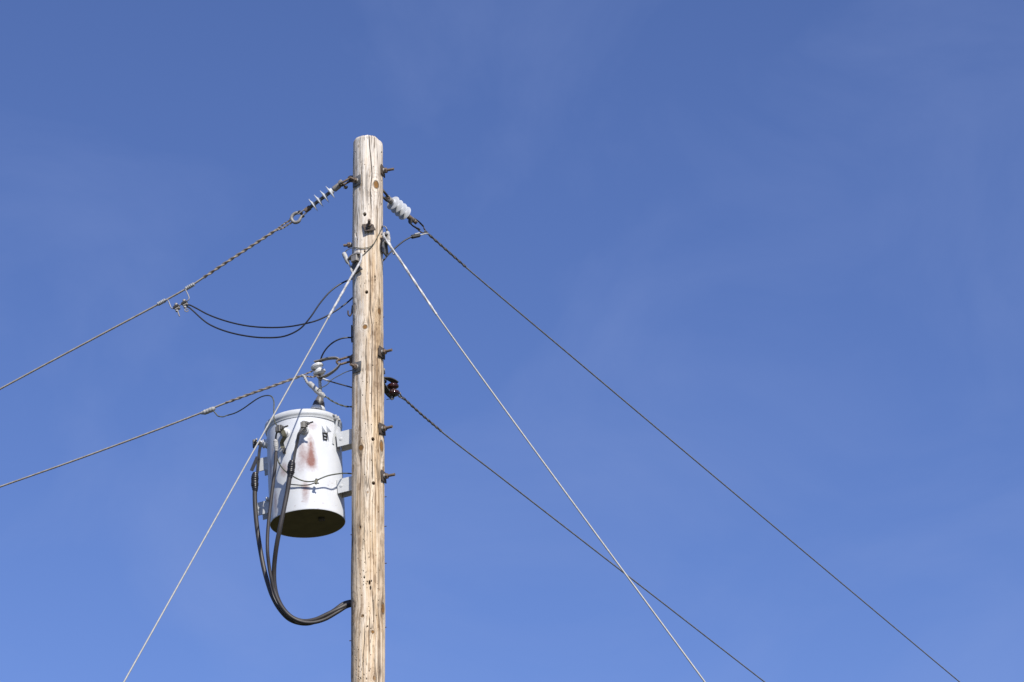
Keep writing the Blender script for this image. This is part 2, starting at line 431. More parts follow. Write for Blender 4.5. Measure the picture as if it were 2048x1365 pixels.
for pl, wmm, st in cracks:
    q = [uv(*p) for p in pl]; qv = np.array([z for _, z in q])[::-1]; qu = np.array([u for u, _ in q])[::-1]
    cu = np.interp(V[:, 0], qv, qu)
    inside = (V[:, 0] >= qv[0]) & (V[:, 0] <= qv[-1])
    tt = (V[:, 0] - qv[0])/(qv[-1] - qv[0] + 1e-9)
    fade = np.clip(np.minimum(tt, (1 - tt) if pl[0][1] > 268 else 1)*6, 0, 1)*inside
    cu = cu + 0.0015*(vn(V[:, 0]*30, V[:, 0]*0+wmm, 31) - 0.5)
    w = (wmm*0.00165)*(0.65 + 0.7*vn(V[:, 0]*14, V[:, 0]*0 + 3, int(pl[0][0])))
    g = np.exp(-((U - cu[:, None])/w[:, None])**2)*fade[:, None]
    DK = np.maximum(DK, np.clip(g*1.25, 0, 1)*st*0.95)
    DISP -= 0.006*g*st
holes = [(729, 429, 3.4, 1.1), (763, 306, 2.1, 1.2), (763, 363, 1.4, 1.2), (763, 410, 1.8, 1.3), (733, 585, 2.9, 1.1), (729, 503, 1.7, 1.3), (750, 554, 1.3, 2.0), (750.5, 561, 1.1, 1.6),
         (746, 879, 3.0, 1.1), (747, 967, 3.1, 1.0), (746, 731, 0.9, 1.2), (725.5, 764, 0.8, 1), (725, 791, 1.1, 1), (740.5, 787, 0.9, 1), (748, 812, 0.9, 1.4),
         (720.5, 1055, 1.3, 1.3), (739, 1165, 1.8, 2.2), (741, 1176, 1.3, 3.0), (743, 1162, 1.2, 1.6), (728, 1155, 1.6, 1.2), (757, 1025, 1.0, 1.2), (730.5, 848, 0.8, 1), (743, 850, 0.8, 1.3), (723, 876, 0.9, 1), (712, 861, 0.8, 1.4), (744.5, 931, 0.8, 1),
         (735, 1253, 1.2, 1.2), (725.5, 1232, 1.2, 1.1), (712, 470, 1.6, 3.0), (714.5, 480, 1.0, 2.0), (711, 305, 1, 1.5), (729, 330, 0.8, 1), (722, 325, 0.9, 0.7)]
for _ in range(80):              # beetle and woodpecker marks, thicker towards the bottom
    y = 1385 - abs(random.gauss(0, 190)); x = random.uniform(706, 767)
    if y < 980: continue
    holes.append((x, y, random.uniform(0.35, 0.85), random.uniform(0.8, 2.2)))
for _ in range(22):
    holes.append((random.gauss(715, 3), random.gauss(1335, 22), random.uniform(0.5, 0.95), random.uniform(0.8, 1.9)))
    holes.append((random.gauss(727, 4), random.gauss(1150, 26), random.uniform(0.5, 1.0), random.uniform(0.8, 1.9)))
for _ in range(25):
    holes.append((random.uniform(710, 762), random.uniform(300, 980), random.uniform(0.4, 0.75), random.uniform(0.8, 2.0)))
for hx, hy, hr, asp in holes:
    uk, vk = uv(hx, hy); a = hr*K
    j0, j1 = np.searchsorted(zs, [vk - 4*a*asp, vk + 4*a*asp]); j1 = min(j1 + 1, nz)
    du, dv = U[j0:j1] - uk, V[j0:j1] - vk
    rr = np.sqrt(du**2 + (dv/asp)**2)/a + 0.25*(vn(U[j0:j1]*500, V[j0:j1]*300, 77) - 0.5)
    g = np.clip((1.15 - rr)/0.3, 0, 1)
    DK[j0:j1] = np.maximum(DK[j0:j1], g*0.97); DISP[j0:j1] -= g*min(0.02, 2.2*a)
# less weathered, warmer wood: right-hand side and the lower half, streaks, patches
pyy = np.interp(V[:, 0], [Q(736, y).z for y in range(1400, 250, -25)], list(range(1400, 250, -25)))[:, None]
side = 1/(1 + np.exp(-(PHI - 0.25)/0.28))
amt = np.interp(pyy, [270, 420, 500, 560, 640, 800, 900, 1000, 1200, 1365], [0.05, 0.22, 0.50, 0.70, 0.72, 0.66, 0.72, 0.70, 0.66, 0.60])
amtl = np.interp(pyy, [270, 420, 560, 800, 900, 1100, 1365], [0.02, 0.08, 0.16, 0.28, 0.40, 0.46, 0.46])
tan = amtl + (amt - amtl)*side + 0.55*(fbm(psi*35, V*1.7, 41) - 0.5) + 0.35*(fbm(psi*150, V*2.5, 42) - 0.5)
def blob(px, py, su, sv):
    uk, vk = uv(px, py)
    return np.exp(-((U-uk)/(su*K))**2 - ((V-vk)/(sv*K))**2)
tan = tan + 0.5*blob(747, 530, 5, 50) + 0.35*blob(756, 480, 6, 30) + 0.4*blob(755, 640, 9, 40) + 0.4*blob(757, 860, 9, 30)
grain = grain - 0.36*blob(747, 525, 3.5, 42) - 0.10*blob(754, 650, 8, 30) - 0.16*blob(758, 850, 8, 25) - 0.25*blob(718, 455, 5, 16)
TAN = np.clip(np.maximum(tan + 0.06 + 0.12*np.clip((pyy - 600)/400, 0, 1), TANK_), 0, 1)
# grey grime on the left flank and at the top rim
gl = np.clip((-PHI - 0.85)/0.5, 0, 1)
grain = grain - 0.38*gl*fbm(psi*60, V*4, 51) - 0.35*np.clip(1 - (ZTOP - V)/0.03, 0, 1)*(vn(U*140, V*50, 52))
DK = np.maximum(DK, np.clip(1 - (ZTOP - V)/0.028, 0, 1)*np.clip(vn(U*120, V*22, 53)*1.7 - 0.75, 0, 1)*0.6)
DK = np.maximum(DK, ringl)
fleck = np.clip((vn(U*310, V*34, 81) - 0.80)/0.10, 0, 1)*np.clip((fbm(U*12, V*5, 82) - 0.42)/0.1, 0, 1)
DK = np.maximum(DK, 0.6*fleck); DISP -= 0.0008*fleck
tan = tan + 0.30*np.clip((fbm(psi*28, V*3.2, 83) - 0.56)/0.12, 0, 1)
TAN = np.clip(np.maximum(TAN, tan), 0, 1)
grain = grain - 0.16*np.clip((fbm(U*40, V*20, 84) - 0.55)/0.12, 0, 1)
GR = np.clip(grain, 0, 1)
DISP += 0.0028*(fbm(U*9, V*2.0, 61) - 0.5) + 0.0045*(vn(PHI*1.3, V*2.6, 62) - 0.5) + 0.0016*(vn(U*30, V*16, 64) - 0.5) - 0.0009*(1 - GR) + 0.0014*(vn(psi*60, V*3, 63) - 0.5)
# rounded, worn top edge, chipped on the right
tdist = ZTOP - V
edge = np.clip(1 - tdist/0.022, 0, 1)
chip = np.exp(-((PHI - 1.15)/0.4)**2)
DISP -= 0.010*edge**2 + 0.016*chip*np.clip(1 - tdist/0.06, 0, 1)
RR = Rz + DISP
ZZ = V + edge*0.004*(vn(PHI*7, V*0, 71) - 0.6)
co = np.stack([RR*np.sin(PHI), -RR*np.cos(PHI), ZZ], -1).reshape(-1, 3)
extra = []
for k, (fr, dz) in enumerate([(0.8, 0.004), (0.45, 0.008)]):
    rr_ = RR[-1]*fr
    extra.append(np.stack([rr_*np.sin(phs), -rr_*np.cos(phs), ZZ[-1] + dz + 0*phs], -1))
co = np.concatenate([co, *extra, [[0, 0, ZTOP + 0.009]]])
idx = np.arange((nz + 2)*nph).reshape(nz + 2, nph)
A_ = idx[:-1]; B_ = np.roll(idx, -1, axis=1)[:-1]; C_ = np.roll(idx, -1, axis=1)[1:]; D_ = idx[1:]
quads = np.stack([A_, B_, C_, D_], -1).reshape(-1, 4)
top = np.stack([idx[-1], np.roll(idx[-1], -1), np.full(nph, len(co) - 1)], -1)
me = bpy.data.meshes.new('shaft')
me.vertices.add(len(co)); me.vertices.foreach_set('co', co.astype(np.float32).ravel())
nl = quads.size + top.size
me.loops.add(nl); me.loops.foreach_set('vertex_index', np.concatenate([quads.ravel(), top.ravel()]).astype(np.int32))
me.polygons.add(len(quads) + len(top))
ls = np.concatenate([np.arange(len(quads))*4, quads.size + np.arange(len(top))*3]).astype(np.int32)
me.polygons.foreach_set('loop_start', ls)
me.update(calc_edges=True); me.validate()
me.polygons.foreach_set('use_smooth', [True]*len(me.polygons))
colr = np.zeros((len(co), 4), np.float32)
colr[:nz*nph, 0] = GR.ravel(); colr[:nz*nph, 1] = TAN.ravel(); colr[:nz*nph, 2] = DK.ravel(); colr[:nz*nph, 3] = KN.ravel()
colr[nz*nph:, 0] = 0.25; colr[nz*nph:, 1] = 0.2; colr[nz*nph:, 2] = 0.25
atr = me.attributes.new('wood', 'FLOAT_COLOR', 'POINT'); atr.data.foreach_set('color', colr.ravel())
me.materials.append(WOOD)
shaft = bpy.data.objects.new('shaft', me); COL.objects.link(shaft); shaft.parent = pole

# through bolts: one of each piece is modelled, every further bolt is a copy
def bolt_pieces(L_, rod_m, washer=True):
    X = Vector((1, 0, 0)); Y = Vector((0, 1, 0)); O = Vector((0, 0, 0))
    rod = MB().tube([X*-0.02, X*(L_-0.003), X*L_], 0.0088, n=16, step=0.0016, lobes=1, amp=0.05, pitch=0.0035)
    wa = MB().box(X*0.003, X, Y, None or (0, 0, 1), 0.0032, 0.036, 0.036, bev=0.0022)
    co_ = MB().torus(X*0.010, X, 0.0125, 0.0052, n=26, k=10)
    nut = MB().lathe(X*0.014, X, [(0.015, 0), (0.018, 0.0025), (0.018, 0.0165), (0.015, 0.019)], n=6)
    return rod, wa, co_, nut
def put(name, me, parent, Mx, material):
    o = bpy.data.objects.new(name, me); COL.objects.link(o); o.parent = parent
    o.matrix_local = Mx; return o
rod, wa, cw, nu = bolt_pieces(0.078, RUST)
ROD = rod.mesh('through_bolt'); ROD.materials.append(RUSTG)
WAS = wa.mesh('square_washer'); WAS.materials.append(PLATE)
WASR = WAS.copy(); WASR.materials.clear(); WASR.materials.append(RUST)
PLATE_W = WAS
COI = cw.mesh('spring_washer'); COI.materials.append(GALV)
NUT = nu.mesh('nut', angle=25); NUT.materials.append(RUSTG)
first_bolt = None
def bolt(px, py, was=WASR, roll=0, tilt=0.0, ln=1.0, phi=None, washer=True, rodmat=None):
    global first_bolt
    ph, z = pole_hit(px, py)
    if phi is not None: ph = rad(phi)
    X = Vector((math.sin(ph), -math.cos(ph), 0)); X = (X + Vector((0, 0, tilt))).normalized()
    Zv = Vector((0, 0, 1)); Y = Zv.cross(X).normalized(); Zv = X.cross(Y)
    R3 = Matrix((X, Y, Zv)).transposed().to_4x4()
    Mx = Matrix.Translation(PS(ph, z, 0.0015) - pole.location) @ R3 @ Matrix.Rotation(rad(roll), 4, 'X')
    if first_bolt is None:
        bo = put('through_bolt', ROD, pole, Mx @ Matrix.Diagonal((ln, 1, 1, 1)), None); first_bolt = bo
    else:
        bo = first_bolt.copy(); COL.objects.link(bo); bo.parent = pole; bo.matrix_local = Mx @ Matrix.Diagonal((ln, 1, 1, 1))
    I = Matrix.Diagonal((1/ln, 1, 1, 1))
    if washer: put('square_washer', was, bo, I, None)
    put('spring_washer', COI, bo, I, None)
    put('nut', NUT, bo, I @ Matrix.Rotation(rad(random.uniform(0, 60)), 4, 'X'), None)
    return bo
bolt(764.5, 342.5, roll=3, tilt=0.02)
bolt(714.5, 363, was=WAS, roll=2, ln=0.9)
bolt(737.5, 456, roll=14, ln=0.85, was=WASR, tilt=0.42)
bolt(705, 487, washer=False, phi=-96, ln=0.75)
bolt(762.5, 706, roll=-4)
bolt(714.5, 735.5, was=WAS, roll=-2, ln=0.8)
bolt(763, 859, roll=5)
bolt(766, 954, roll=3, tilt=0.03)

# small hardware fixed in the pole: hook, flat strip, nail stubs
mb = MB().tube([Q(705, 612, 0.02), Q(704, 621, 0.0), Q(703, 628, -0.01), Q(699.5, 632.5, -0.01), Q(696.5, 629, -0.01), Q(696, 622, -0.01)], 1.6*K, n=10, step=0.004)
part('wire_hook', mb, RUST, pole)
mb = MB().box(Q(703.6, 668, 0.015), (0, 0, 1), (1, 0, 0), None, 0.055, 0.004, 0.018, bev=0.002)
part('flat_strip', mb, DARKST, pole)
mb = MB().box(Q(768, 743, 0.03), (0, 0, 1), (1, 0, 0), None, 0.018, 0.007, 0.012, bev=0.004)
part('cable_clip', mb, GALV, pole)
for (x, y, s) in [(766.5, 634.5, 1), (767, 697, 1), (771, 1053, 1), (771, 994, 1), (700.5, 1282, -1), (703, 1070, -1), (771, 1255, 1), (771.5, 1127, 1)]:
    p = Q(x, y, -0.01); d = Vector((s, -0.2, 0))
    part('nail_stub', MB().cyl(p - d*0.012, p + d*0.006, 0.0028, n=8), RUST, pole)

# ------------------------------------------------------------------ polymer dead-end insulators
SHEDP = [(0.0125, -0.0065), (0.020, -0.0055), (0.049, -0.0012), (0.0505, 0.0), (0.049, 0.0016), (0.034, 0.0042), (0.022, 0.0085), (0.0145, 0.0125), (0.0125, 0.016)]
def insulator(label, P0, P1, shed_pts, loc):
    root = thing('suspension_insulator', label, 'insulator', loc, 'finned insulators holding the two upper wires')
    ax = (P0 - P1).normalized(); L_ = (P1 - P0).length
    part('core_rod', MB().cyl(P0 - ax*0.03, P1 + ax*0.03, 0.0118, n=24), RODM, root)
    for k, q in enumerate(shed_pts):
        c = P0 - ax*((P0 - q).dot(ax))
        prof = SHEDP if k else SHEDP[:-2] + [(0.021, 0.010), (0.021, 0.0185), (0.0185, 0.021)]
        part('shed', MB().lathe(c, ax, prof, n=56), SHEDM, root, angle=50)
    part('end_fitting', MB().lathe(P0, -ax, [(0.014, 0.0), (0.0195, 0.002), (0.0205, 0.046), (0.018, 0.05)], n=28), GALV, root)
    part('end_fitting', MB().lathe(P1, ax, [(0.014, 0.0), (0.0165, 0.002), (0.0165, 0.042), (0.015, 0.045)], n=28), RUSTG, root)
    return root, ax

# left one: axis 16 degrees away from the picture plane
LA = Vector((PX - 0.09, YP + 0.045, 0)); LAZ = 180 - 16
pl = lambda x, y: PL(x, y, LA, LAZ)
P0, P1 = pl(679.5, 370.5), pl(609.5, 423.2)
insL, axL = insulator('white finned insulator with four thin edge-on discs, left of the pole top', P0, P1,
              [pl(660.8, 385.3), pl(649.2, 393.8), pl(637.5, 402.4), pl(626.4, 410.8)], P0)
vd = (CAM - P0).normalized(); sdL = axL.cross(vd).normalized()        # across the axis, in view: up-left
if sdL.z < 0: sdL = -sdL
# tongue on the pole end and clevis on the outer end
part('tongue', MB().box(P0 + axL*0.010, axL, sdL, None, 0.020, 0.012, 0.008, bev=0.003), GALV, insL)
# pole-side shackle: two long links between tongue and the eye behind the pole
E0, E1 = Q(681, 367.5, 0.06), Q(704, 358.5, 0.06)
sh = thing('link_shackle', 'short rusty link shackle joining the left finned insulator to the pole', 'shackle', E0)
off = Vector((0, 0.018, -0.012)); offz = Vector((0, -0.018, 0.010))
mb = MB().tube([Q(706, 354.5, 0.065)+offz*0.3, Q(697, 358.5, 0.045), Q(686, 364.5, 0.045), Q(680, 367, 0.05), Q(679, 370.5, 0.06), Q(683, 372, 0.07), Q(690, 368.5, 0.075), Q(698, 364, 0.075), Q(707, 360.5, 0.075)], 2.2*K, n=12, step=0.006)
part('link', mb, RUSTG, sh)
mb = MB().cyl(Q(679.5, 363.5, 0.03), Q(691, 374.5, 0.075), 1.7*K, n=14)
part('pin', mb, RUST, sh)
dpin = (Q(691, 374.5, 0.075) - Q(679.5, 363.5, 0.03)).normalized()
part('pin_head', MB().lathe(Q(680.5, 364.5, 0.03) - dpin*0.009, dpin, [(0.010, 0), (0.0165, 0.003), (0.0165, 0.010), (0.012, 0.013)], n=24), GALV, sh)
part('pin_nut', MB().lathe(Q(691, 374, 0.073), dpin, [(0.010, 0), (0.0125, 0.002), (0.0125, 0.011), (0.010, 0.013)], n=6), DARKST, sh)
part('cotter', MB().tube([Q(689, 374, 0.07), Q(687.5, 377, 0.07), Q(690, 375.5, 0.07)], 0.8*K, n=6, step=0.003), DARKST, sh)
mb = MB().torus(Q(703.5, 358.5, 0.055), (0.3, 0.3, 0.9), 0.021, 0.0075, n=24, k=10)
part('eye_nut', mb, RUSTG, pole)

cl0 = pl(604.5, 427.5)
for sg in (-1, 1):
    part('clevis_ear', MB().box(cl0 + sdL*sg*0.0125 + axL*0.0, axL, sdL, None, 0.026, 0.0042, 0.012, bev=0.003), GALV, insL)
part('clevis_pin', MB().cyl(cl0 + sdL*0.024 - axL*0.008, cl0 - sdL*0.022 - axL*0.008, 0.0062, n=14), RUST, insL)
part('pin_head', MB().lathe(cl0 + sdL*0.019 - axL*0.008, sdL, [(0.009, 0), (0.0115, 0.001), (0.011, 0.006), (0.006, 0.010)], n=18), RUST, insL, 'rusty round pin head')
part('pin_nut', MB().lathe(cl0 - sdL*0.026 - axL*0.008, sdL, [(0.007, 0), (0.010, 0.001), (0.010, 0.009), (0.008, 0.011)], n=6), DARKST, insL)
th = thing('thimble_clevis', 'grey horseshoe thimble between the left finned insulator and its twisted wire', 'wire thimble', pl(591, 437))
pts = [pl(x, y) for x, y in [(605, 427.0), (599, 426.2), (592, 426.8), (586, 430.5), (583, 437), (585.5, 443), (591, 445.5), (597, 443.5), (600.5, 438), (603.5, 431.5)]]
mb = MB().tube(pts, 3.4*K, n=14, step=0.005, rfun=lambda t, l: 0.62 + 0.38*min(1, 5*t, 5*(1-t)))
part('thimble', mb, GALV, th)

# ------------------------------------------------------------------ left line wires
def line_pts(pp, A, az, n_ext=None): return [PL(x, y, A, az) for x, y in pp]
wl = line_pts([(552, 460.5), (500, 494.5), (450, 527), (408, 555), (378, 574.5), (323, 605.5), (200, 671), (100, 724.5), (0, 778.5), (-60, 811)], LA, LAZ)
d = (wl[-1] - wl[-2]).normalized(); e1 = wl[-1]
for k in range(1, 9):
    e1 = e1 + Vector((d.x*1.2, d.y*1.2, d.z*1.2*math.exp(-k*0.45))); wl.append(e1)
wire = thing('line_wire', 'upper bare wire running from the thin-disc insulator to the left frame edge', 'power line wire', wl[0], 'bare line wires leaving the pole')
part('conductor', MB().tube(wl, 1.95*K, n=12, step=0.008, lobes=6, amp=0.09, pitch=0.07), WIRE_B, wire)
gp = line_pts([(553, 460), (500, 494.5), (450, 527), (408, 555)], LA, LAZ)
part('dead_end_grip', MB().strand(gp, 1.75*K, 1.55*K, 0.105, 2), GRIP_B, wire)
la = line_pts([(580.5, 438), (579, 441.5), (570, 447), (560, 454.5), (551, 461)], LA, LAZ)
lb = line_pts([(585, 443), (583, 445.5), (575, 450.5), (565, 456.8), (551, 461.5)], LA, LAZ)
part('grip_loop', MB().strand(la, 1.1*K, 1.0*K, 0.05, 2, step=0.004).strand(lb, 1.1*K, 1.0*K, 0.05, 2, step=0.004), GRIP_B, wire)

# neutral wire on the white spool
NA = Vector((PX - 0.09, YP + 0.045, 0)); NAZ = 180 - 16
pn = lambda x, y: PL(x, y, NA, NAZ)
wn = [pn(x, y) for x, y in [(602, 752.5), (540, 775), (500, 789), (450, 807), (413, 822), (300, 865.5), (150, 921), (0, 974), (-60, 995)]]
d = (wn[-1] - wn[-2]).normalized(); e1 = wn[-1]
for k in range(1, 9):
    e1 = e1 + Vector((d.x*1.2, d.y*1.2, d.z*1.2*math.exp(-k*0.45))); wn.append(e1)
wire2 = thing('line_wire', 'lower bare wire running from the white spool to the left frame edge', 'power line wire', wn[0], 'bare line wires leaving the pole')
part('conductor', MB().tube(wn, 1.85*K, n=12, step=0.008, lobes=6, amp=0.09, pitch=0.07), WIRE_B, wire2)
part('dead_end_grip', MB().strand([pn(x, y) for x, y in [(605, 751), (540, 774.5), (500, 788.5), (452, 806)]], 1.6*K, 1.4*K, 0.10, 2), GRIP_B, wire2)
part('grip_loop', MB().strand([pn(606, 751), pn(616, 746.5), pn(626, 742), pn(633, 740), pn(640, 741)], 1.0*K, 0.9*K, 0.05, 2, step=0.004)
     .strand([pn(606, 752), pn(617, 753.5), pn(628, 754), pn(638, 748.5), pn(641, 743)], 1.0*K, 0.9*K, 0.05, 2, step=0.004), GRIP_B, wire2)

# bail with two sleeves on the upper wire, two hot-line clamps
bail = thing('wire_bail', 'grey wire bail with two ribbed sleeves crimped on the upper left wire', 'wire bail', pl(350, 590))
def sleeve(a, b_, r):
    ax = b_ - a; Ls = ax.length; prof = [(r*0.75, 0)]
    nr = 5
    for k in range(nr):
        s0 = Ls*k/nr; s1 = Ls/nr
        prof += [(r*0.80, s0 + 0.02*s1), (r, s0 + 0.25*s1), (r, s0 + 0.75*s1), (r*0.80, s0 + 0.98*s1)]
    prof.append((r*0.75, Ls))
    return MB().lathe(a, ax, prof, n=18)
part('sleeve', sleeve(pl(315.5, 609.3), pl(331, 600.8), 4.2*K), ALU, bail)
part('sleeve', sleeve(pl(371, 578.5), pl(388.5, 568.5), 4.2*K), ALU, bail)
g = lambda x, y, o=-0.02: pl(x, y) + Vector((0, o, 0))
part('bail_wire', MB().tube([g(329, 603, -.008), g(334, 601.8, -.01), g(337, 604), g(340.5, 612), g(343.5, 618.5), g(347, 620.3), g(353, 617.5), g(362, 612.5), g(372, 606.5), g(377.5, 603), g(379, 599.5), g(376.5, 592), g(372.5, 584), g(371.5, 580.5, -.01)], 1.15*K, n=10, step=0.004), BAILM, bail)
def hot_clamp(cx, cy, label, kind):
    c = g(cx, cy); U_ = Vector((-0.15, 0.0, 1)).normalized()
    A2 = (pl(378, 600) - pl(340, 620)).normalized()
    t = thing('hot_line_clamp', label, 'wire clamp', c, 'clamps hanging on the wire bail')
    part('clamp_body', MB().box(c - U_*0.006, A2, U_, None, 0.020, 0.010, 0.016, bev=0.004), DARKST, t)
    part('clamp_jaw', MB().box(c - U_*0.022 + A2*0.006, A2, U_, None, 0.017, 0.008, 0.013, bev=0.004), GALV, t)
    part('top_nut', MB().lathe(c + U_*0.002, U_, [(0.010, 0), (0.0115, 0.004), (0.0115, 0.014), (0.009, 0.018)], n=14), GALV, t)
    part('bolt_collar', MB().lathe(c - U_*0.030, -U_, [(0.009, 0), (0.011, 0.002), (0.010, 0.009), (0.007, 0.011)], n=14), GALV_L, t)
    if kind == 'stud':
        part('stud', MB().cyl(c - U_*0.036 + A2*0.004, c - U_*0.082 + A2*0.012, 0.0042, n=10), GALV, t)
    else:
        part('stud', MB().cyl(c - U_*0.034, c - U_*0.048 + A2*0.004, 0.005, n=10), GALV, t)
        part('eye', MB().torus(c - U_*0.062 + A2*0.007, (0.2, -1, 0.3), 0.0115, 0.0032, n=24, k=8), GALV, t)
hot_clamp(353.5, 615.5, 'hot line clamp on the bail with a straight stud hanging below', 'stud')
hot_clamp(369.5, 608, 'hot line clamp on the bail with an eye ring hanging below', 'eye')

# black jumpers from the clamps to the pole
ja = [g(372, 612, 0), g(379, 613), g(392, 619), Q(415, 629, .30), Q(450, 642, .25), Q(490, 651.5, .2), Q(530, 655.3, .14), Q(570, 654.5, .08), Q(600, 650, .04), Q(635, 641, .03), Q(670, 623, .04), Q(695, 605, .06), Q(703, 598, .07), Q(712, 592, .125), Q(722, 610, .13), Q(715, 650, .125), Q(704, 675.5, .07),
      Q(698, 675.5, .06), Q(685, 677, .05), Q(670, 683, .05), Q(656, 694, .06), Q(646, 708, .08), Q(641, 722, .12), Q(640, 740, .15)]
solo('jumper_wire', MB().tube(ja, 1.55*K, n=10, step=0.012), BLACKW, 'black jumper wire, shallower upper one from the bail clamps, ending above the bushing', 'jumper wire', ja[0], 'black jumper wires near the pole top')
jb = [g(374, 614, 0), g(380, 619), g(388, 626), Q(405, 639.5, .30), Q(420, 650, .28), Q(450, 662.5, .24), Q(490, 672, .18), Q(530, 675.8, .12), Q(570, 672.5, .06), Q(600, 658, .02), Q(620, 636, .0), Q(640, 607, .0), Q(660, 584, .01), Q(680, 569, .03), Q(700, 559.5, .06), Q(706, 558, .08), Q(725, 550, .13), Q(745, 538, .13), Q(764, 524, .09),
      Q(768, 520, .09), Q(780, 506, .12), Q(795, 492.5, .15), Q(810, 481, .18), Q(824, 473.5, .2)]
jw = thing('jumper_wire', 'black jumper wire, deeper-hanging lower one, crossing behind the pole to the right', 'jumper wire', jb[0], 'black jumper wires near the pole top')
part('wire', MB().tube(jb, 1.6*K, n=10, step=0.012), BLACKW, jw)

# ------------------------------------------------------------------ spool clevis, left (white)
def spool(root, c, ax, R, material, h):
    q = [(0.50, 1.0), (0.70, 1.0), (0.76, 0.95), (0.77, 0.84), (0.95, 0.80), (1.0, 0.72), (1.0, 0.60), (0.965, 0.565), (1.0, 0.53), (0.995, 0.42), (0.90, 0.34), (0.70, 0.22), (0.58, 0.10)]
    p = [(R*a, -h*b_) for a, b_ in q] + [(R*0.56, 0)] + [(R*a, h*b_) for a, b_ in reversed(q)]
    part('spool', MB().lathe(c, ax, p, n=48), material, root, angle=60)
cS = Q(636.5, 739.5, .13); ST = Q(633.8, 731, .13); SB = Q(640.5, 748.5, .13)
axS = (ST - SB).normalized(); axS = (axS + Vector((0, -0.05, 0))).normalized()
spl = thing('spool_clevis', 'white porcelain spool in a flat steel clevis, left of the pole', 'spool insulator', cS, 'spool insulators in clevises')
spool(spl, cS, axS, 12.8*K, PORC, 11.5*K)
wd = Vector((0.15, -0.9, 0.35))
part('clevis_strap', MB().strap([Q(629, 728, .13)+Vector((0, 0, .012)), Q(640, 722, .12), Q(652, 718.4, .10), Q(664, 716.8, .085), Q(674, 717.2, .075), Q(680, 720.5, .07)], 0.019, 0.0028, axS.cross(Vector((1, 0, 0)))), GALV, spl)
part('clevis_strap', MB().strap([Q(635, 756, .13), Q(646, 754.5, .12), Q(657, 749.5, .10), Q(668, 742, .085), Q(676, 734.5, .075), Q(681, 727, .07)], 0.019, 0.0028, axS.cross(Vector((1, 0, 0)))), GALV, spl)
part('clevis_bolt', MB().cyl(Q(632, 725.5, .13), Q(642.5, 761, .13), 2.0*K, n=12), RUSTG, spl)
part('cotter', MB().tube([Q(639, 761, .12), Q(642, 759.5, .11), Q(645, 758, .12), Q(647, 759.5, .12)], 0.8*K, n=6, step=0.003), DARKST, spl)
eye = [Q(704, 713.5, .07), Q(697, 714.5, .065), Q(685, 718, .06), Q(677, 720.5, .06), Q(673.5, 723.5, .06), Q(675.5, 727.5, .065), Q(681, 728.8, .07), Q(690, 726.5, .075), Q(699, 724, .075), Q(705, 723.5, .07)]
part('eye_nut', MB().tube(eye, 2.3*K, n=12, step=0.006), RUSTG, pole)
part('eye_nut', MB().prism([Q(705, 708, .06), Q(699.5, 713, .06), Q(698, 714.8, .06), Q(699, 724, .06), Q(705, 727, .06)], Vector((0.0, 0.03, 0))), RUSTG, pole)

# right (brown)
cB = Q(786, 780.5, .13); axB = (Q(785.3, 773, .13) - Q(787, 789.5, .13)).normalized(); axB = (axB + Vector((0, -0.05, 0.0))).normalized()
spb = thing('spool_clevis', 'glossy brown spool in a dark steel clevis, right of the pole', 'spool insulator', cB, 'spool insulators in clevises')
spool(spb, cB, axB, 12.2*K, BROWNP, 12*K)
part('clevis_strap', MB().strap([Q(764, 757.5, .09), Q(771, 757, .09), Q(779, 758.5, .11), Q(787, 762.8, .13), Q(794, 768.5, .14)], 0.021, 0.003, Vector((.85, -.53, 0))), DARKST, spb)
part('clevis_strap', MB().strap([Q(764, 769, .08), Q(769, 777, .09), Q(775, 785, .11), Q(781, 791.5, .13), Q(788, 796.0, .14)], 0.021, 0.003, Vector((.85, -.53, 0))), DARKST, spb)
part('clevis_bolt', MB().cyl(Q(784.5, 768, .13), Q(783.5, 800, .13), 2.0*K, n=12), GALV, spb)
part('cotter', MB().tube([Q(773, 799.5, .12), Q(779, 798.5, .11), Q(785, 799.5, .11), Q(788, 797.5, .12)], 0.8*K, n=6, step=0.003), DARKST, spb)
part('eye_nut', MB().torus(Q(767, 762, .08), (0.4, 0.2, 0.9), 0.016, 0.0065, n=20, k=10), DARKST, pole)

# ------------------------------------------------------------------ right-hand insulator and lines
RA = Vector((PX + 0.075, YP + 0.075, 0)); RAZ = 56
pr = lambda x, y: PL(x, y, RA, RAZ)
P0, P1 = pr(777.5, 399), pr(824.5, 440.3)
insR, axR = insulator('pale finned insulator with overlapping thick discs, right of the pole top', P0, P1,
              [pr(786.3, 407), pr(794.0, 414), pr(801.6, 421), pr(809.2, 428)], P0)
vd = (CAM - P0).normalized(); sdR = axR.cross(vd).normalized(); nv = axR.cross(sdR).normalized()
if nv.dot(vd) < 0: nv = -nv
part('tongue', MB().torus(P0 + axR*0.014, nv, 0.0135, 0.0075, n=24, k=10), GALV, insR)
part('pin_head', MB().lathe(P0 + axR*0.014 - nv*0.004, nv, [(0.009, 0), (0.0115, 0.014), (0.010, 0.018), (0.005, 0.020)], n=20), RUSTG, insR)
sh = thing('link_shackle', 'dark link shackle joining the right finned insulator to the pole', 'shackle', P0)
part('link', MB().tube([Q(763, 378, .10), Q(769, 385, .10), Q(774.5, 392, .125), Q(777.5, 397, .14), Q(775, 402, .14), Q(769, 397.5, .11), Q(763, 392, .1)], 2.5*K, n=12, step=0.006), DARKST, sh)
C1_ = pr(828, 442)
for sg in (-1, 1):
    part('clevis_ear', MB().box(C1_ + nv*sg*0.011 + axR*0.004, axR, sdR, None, 0.026, 0.013, 0.0042, bev=0.003), GALV, insR)
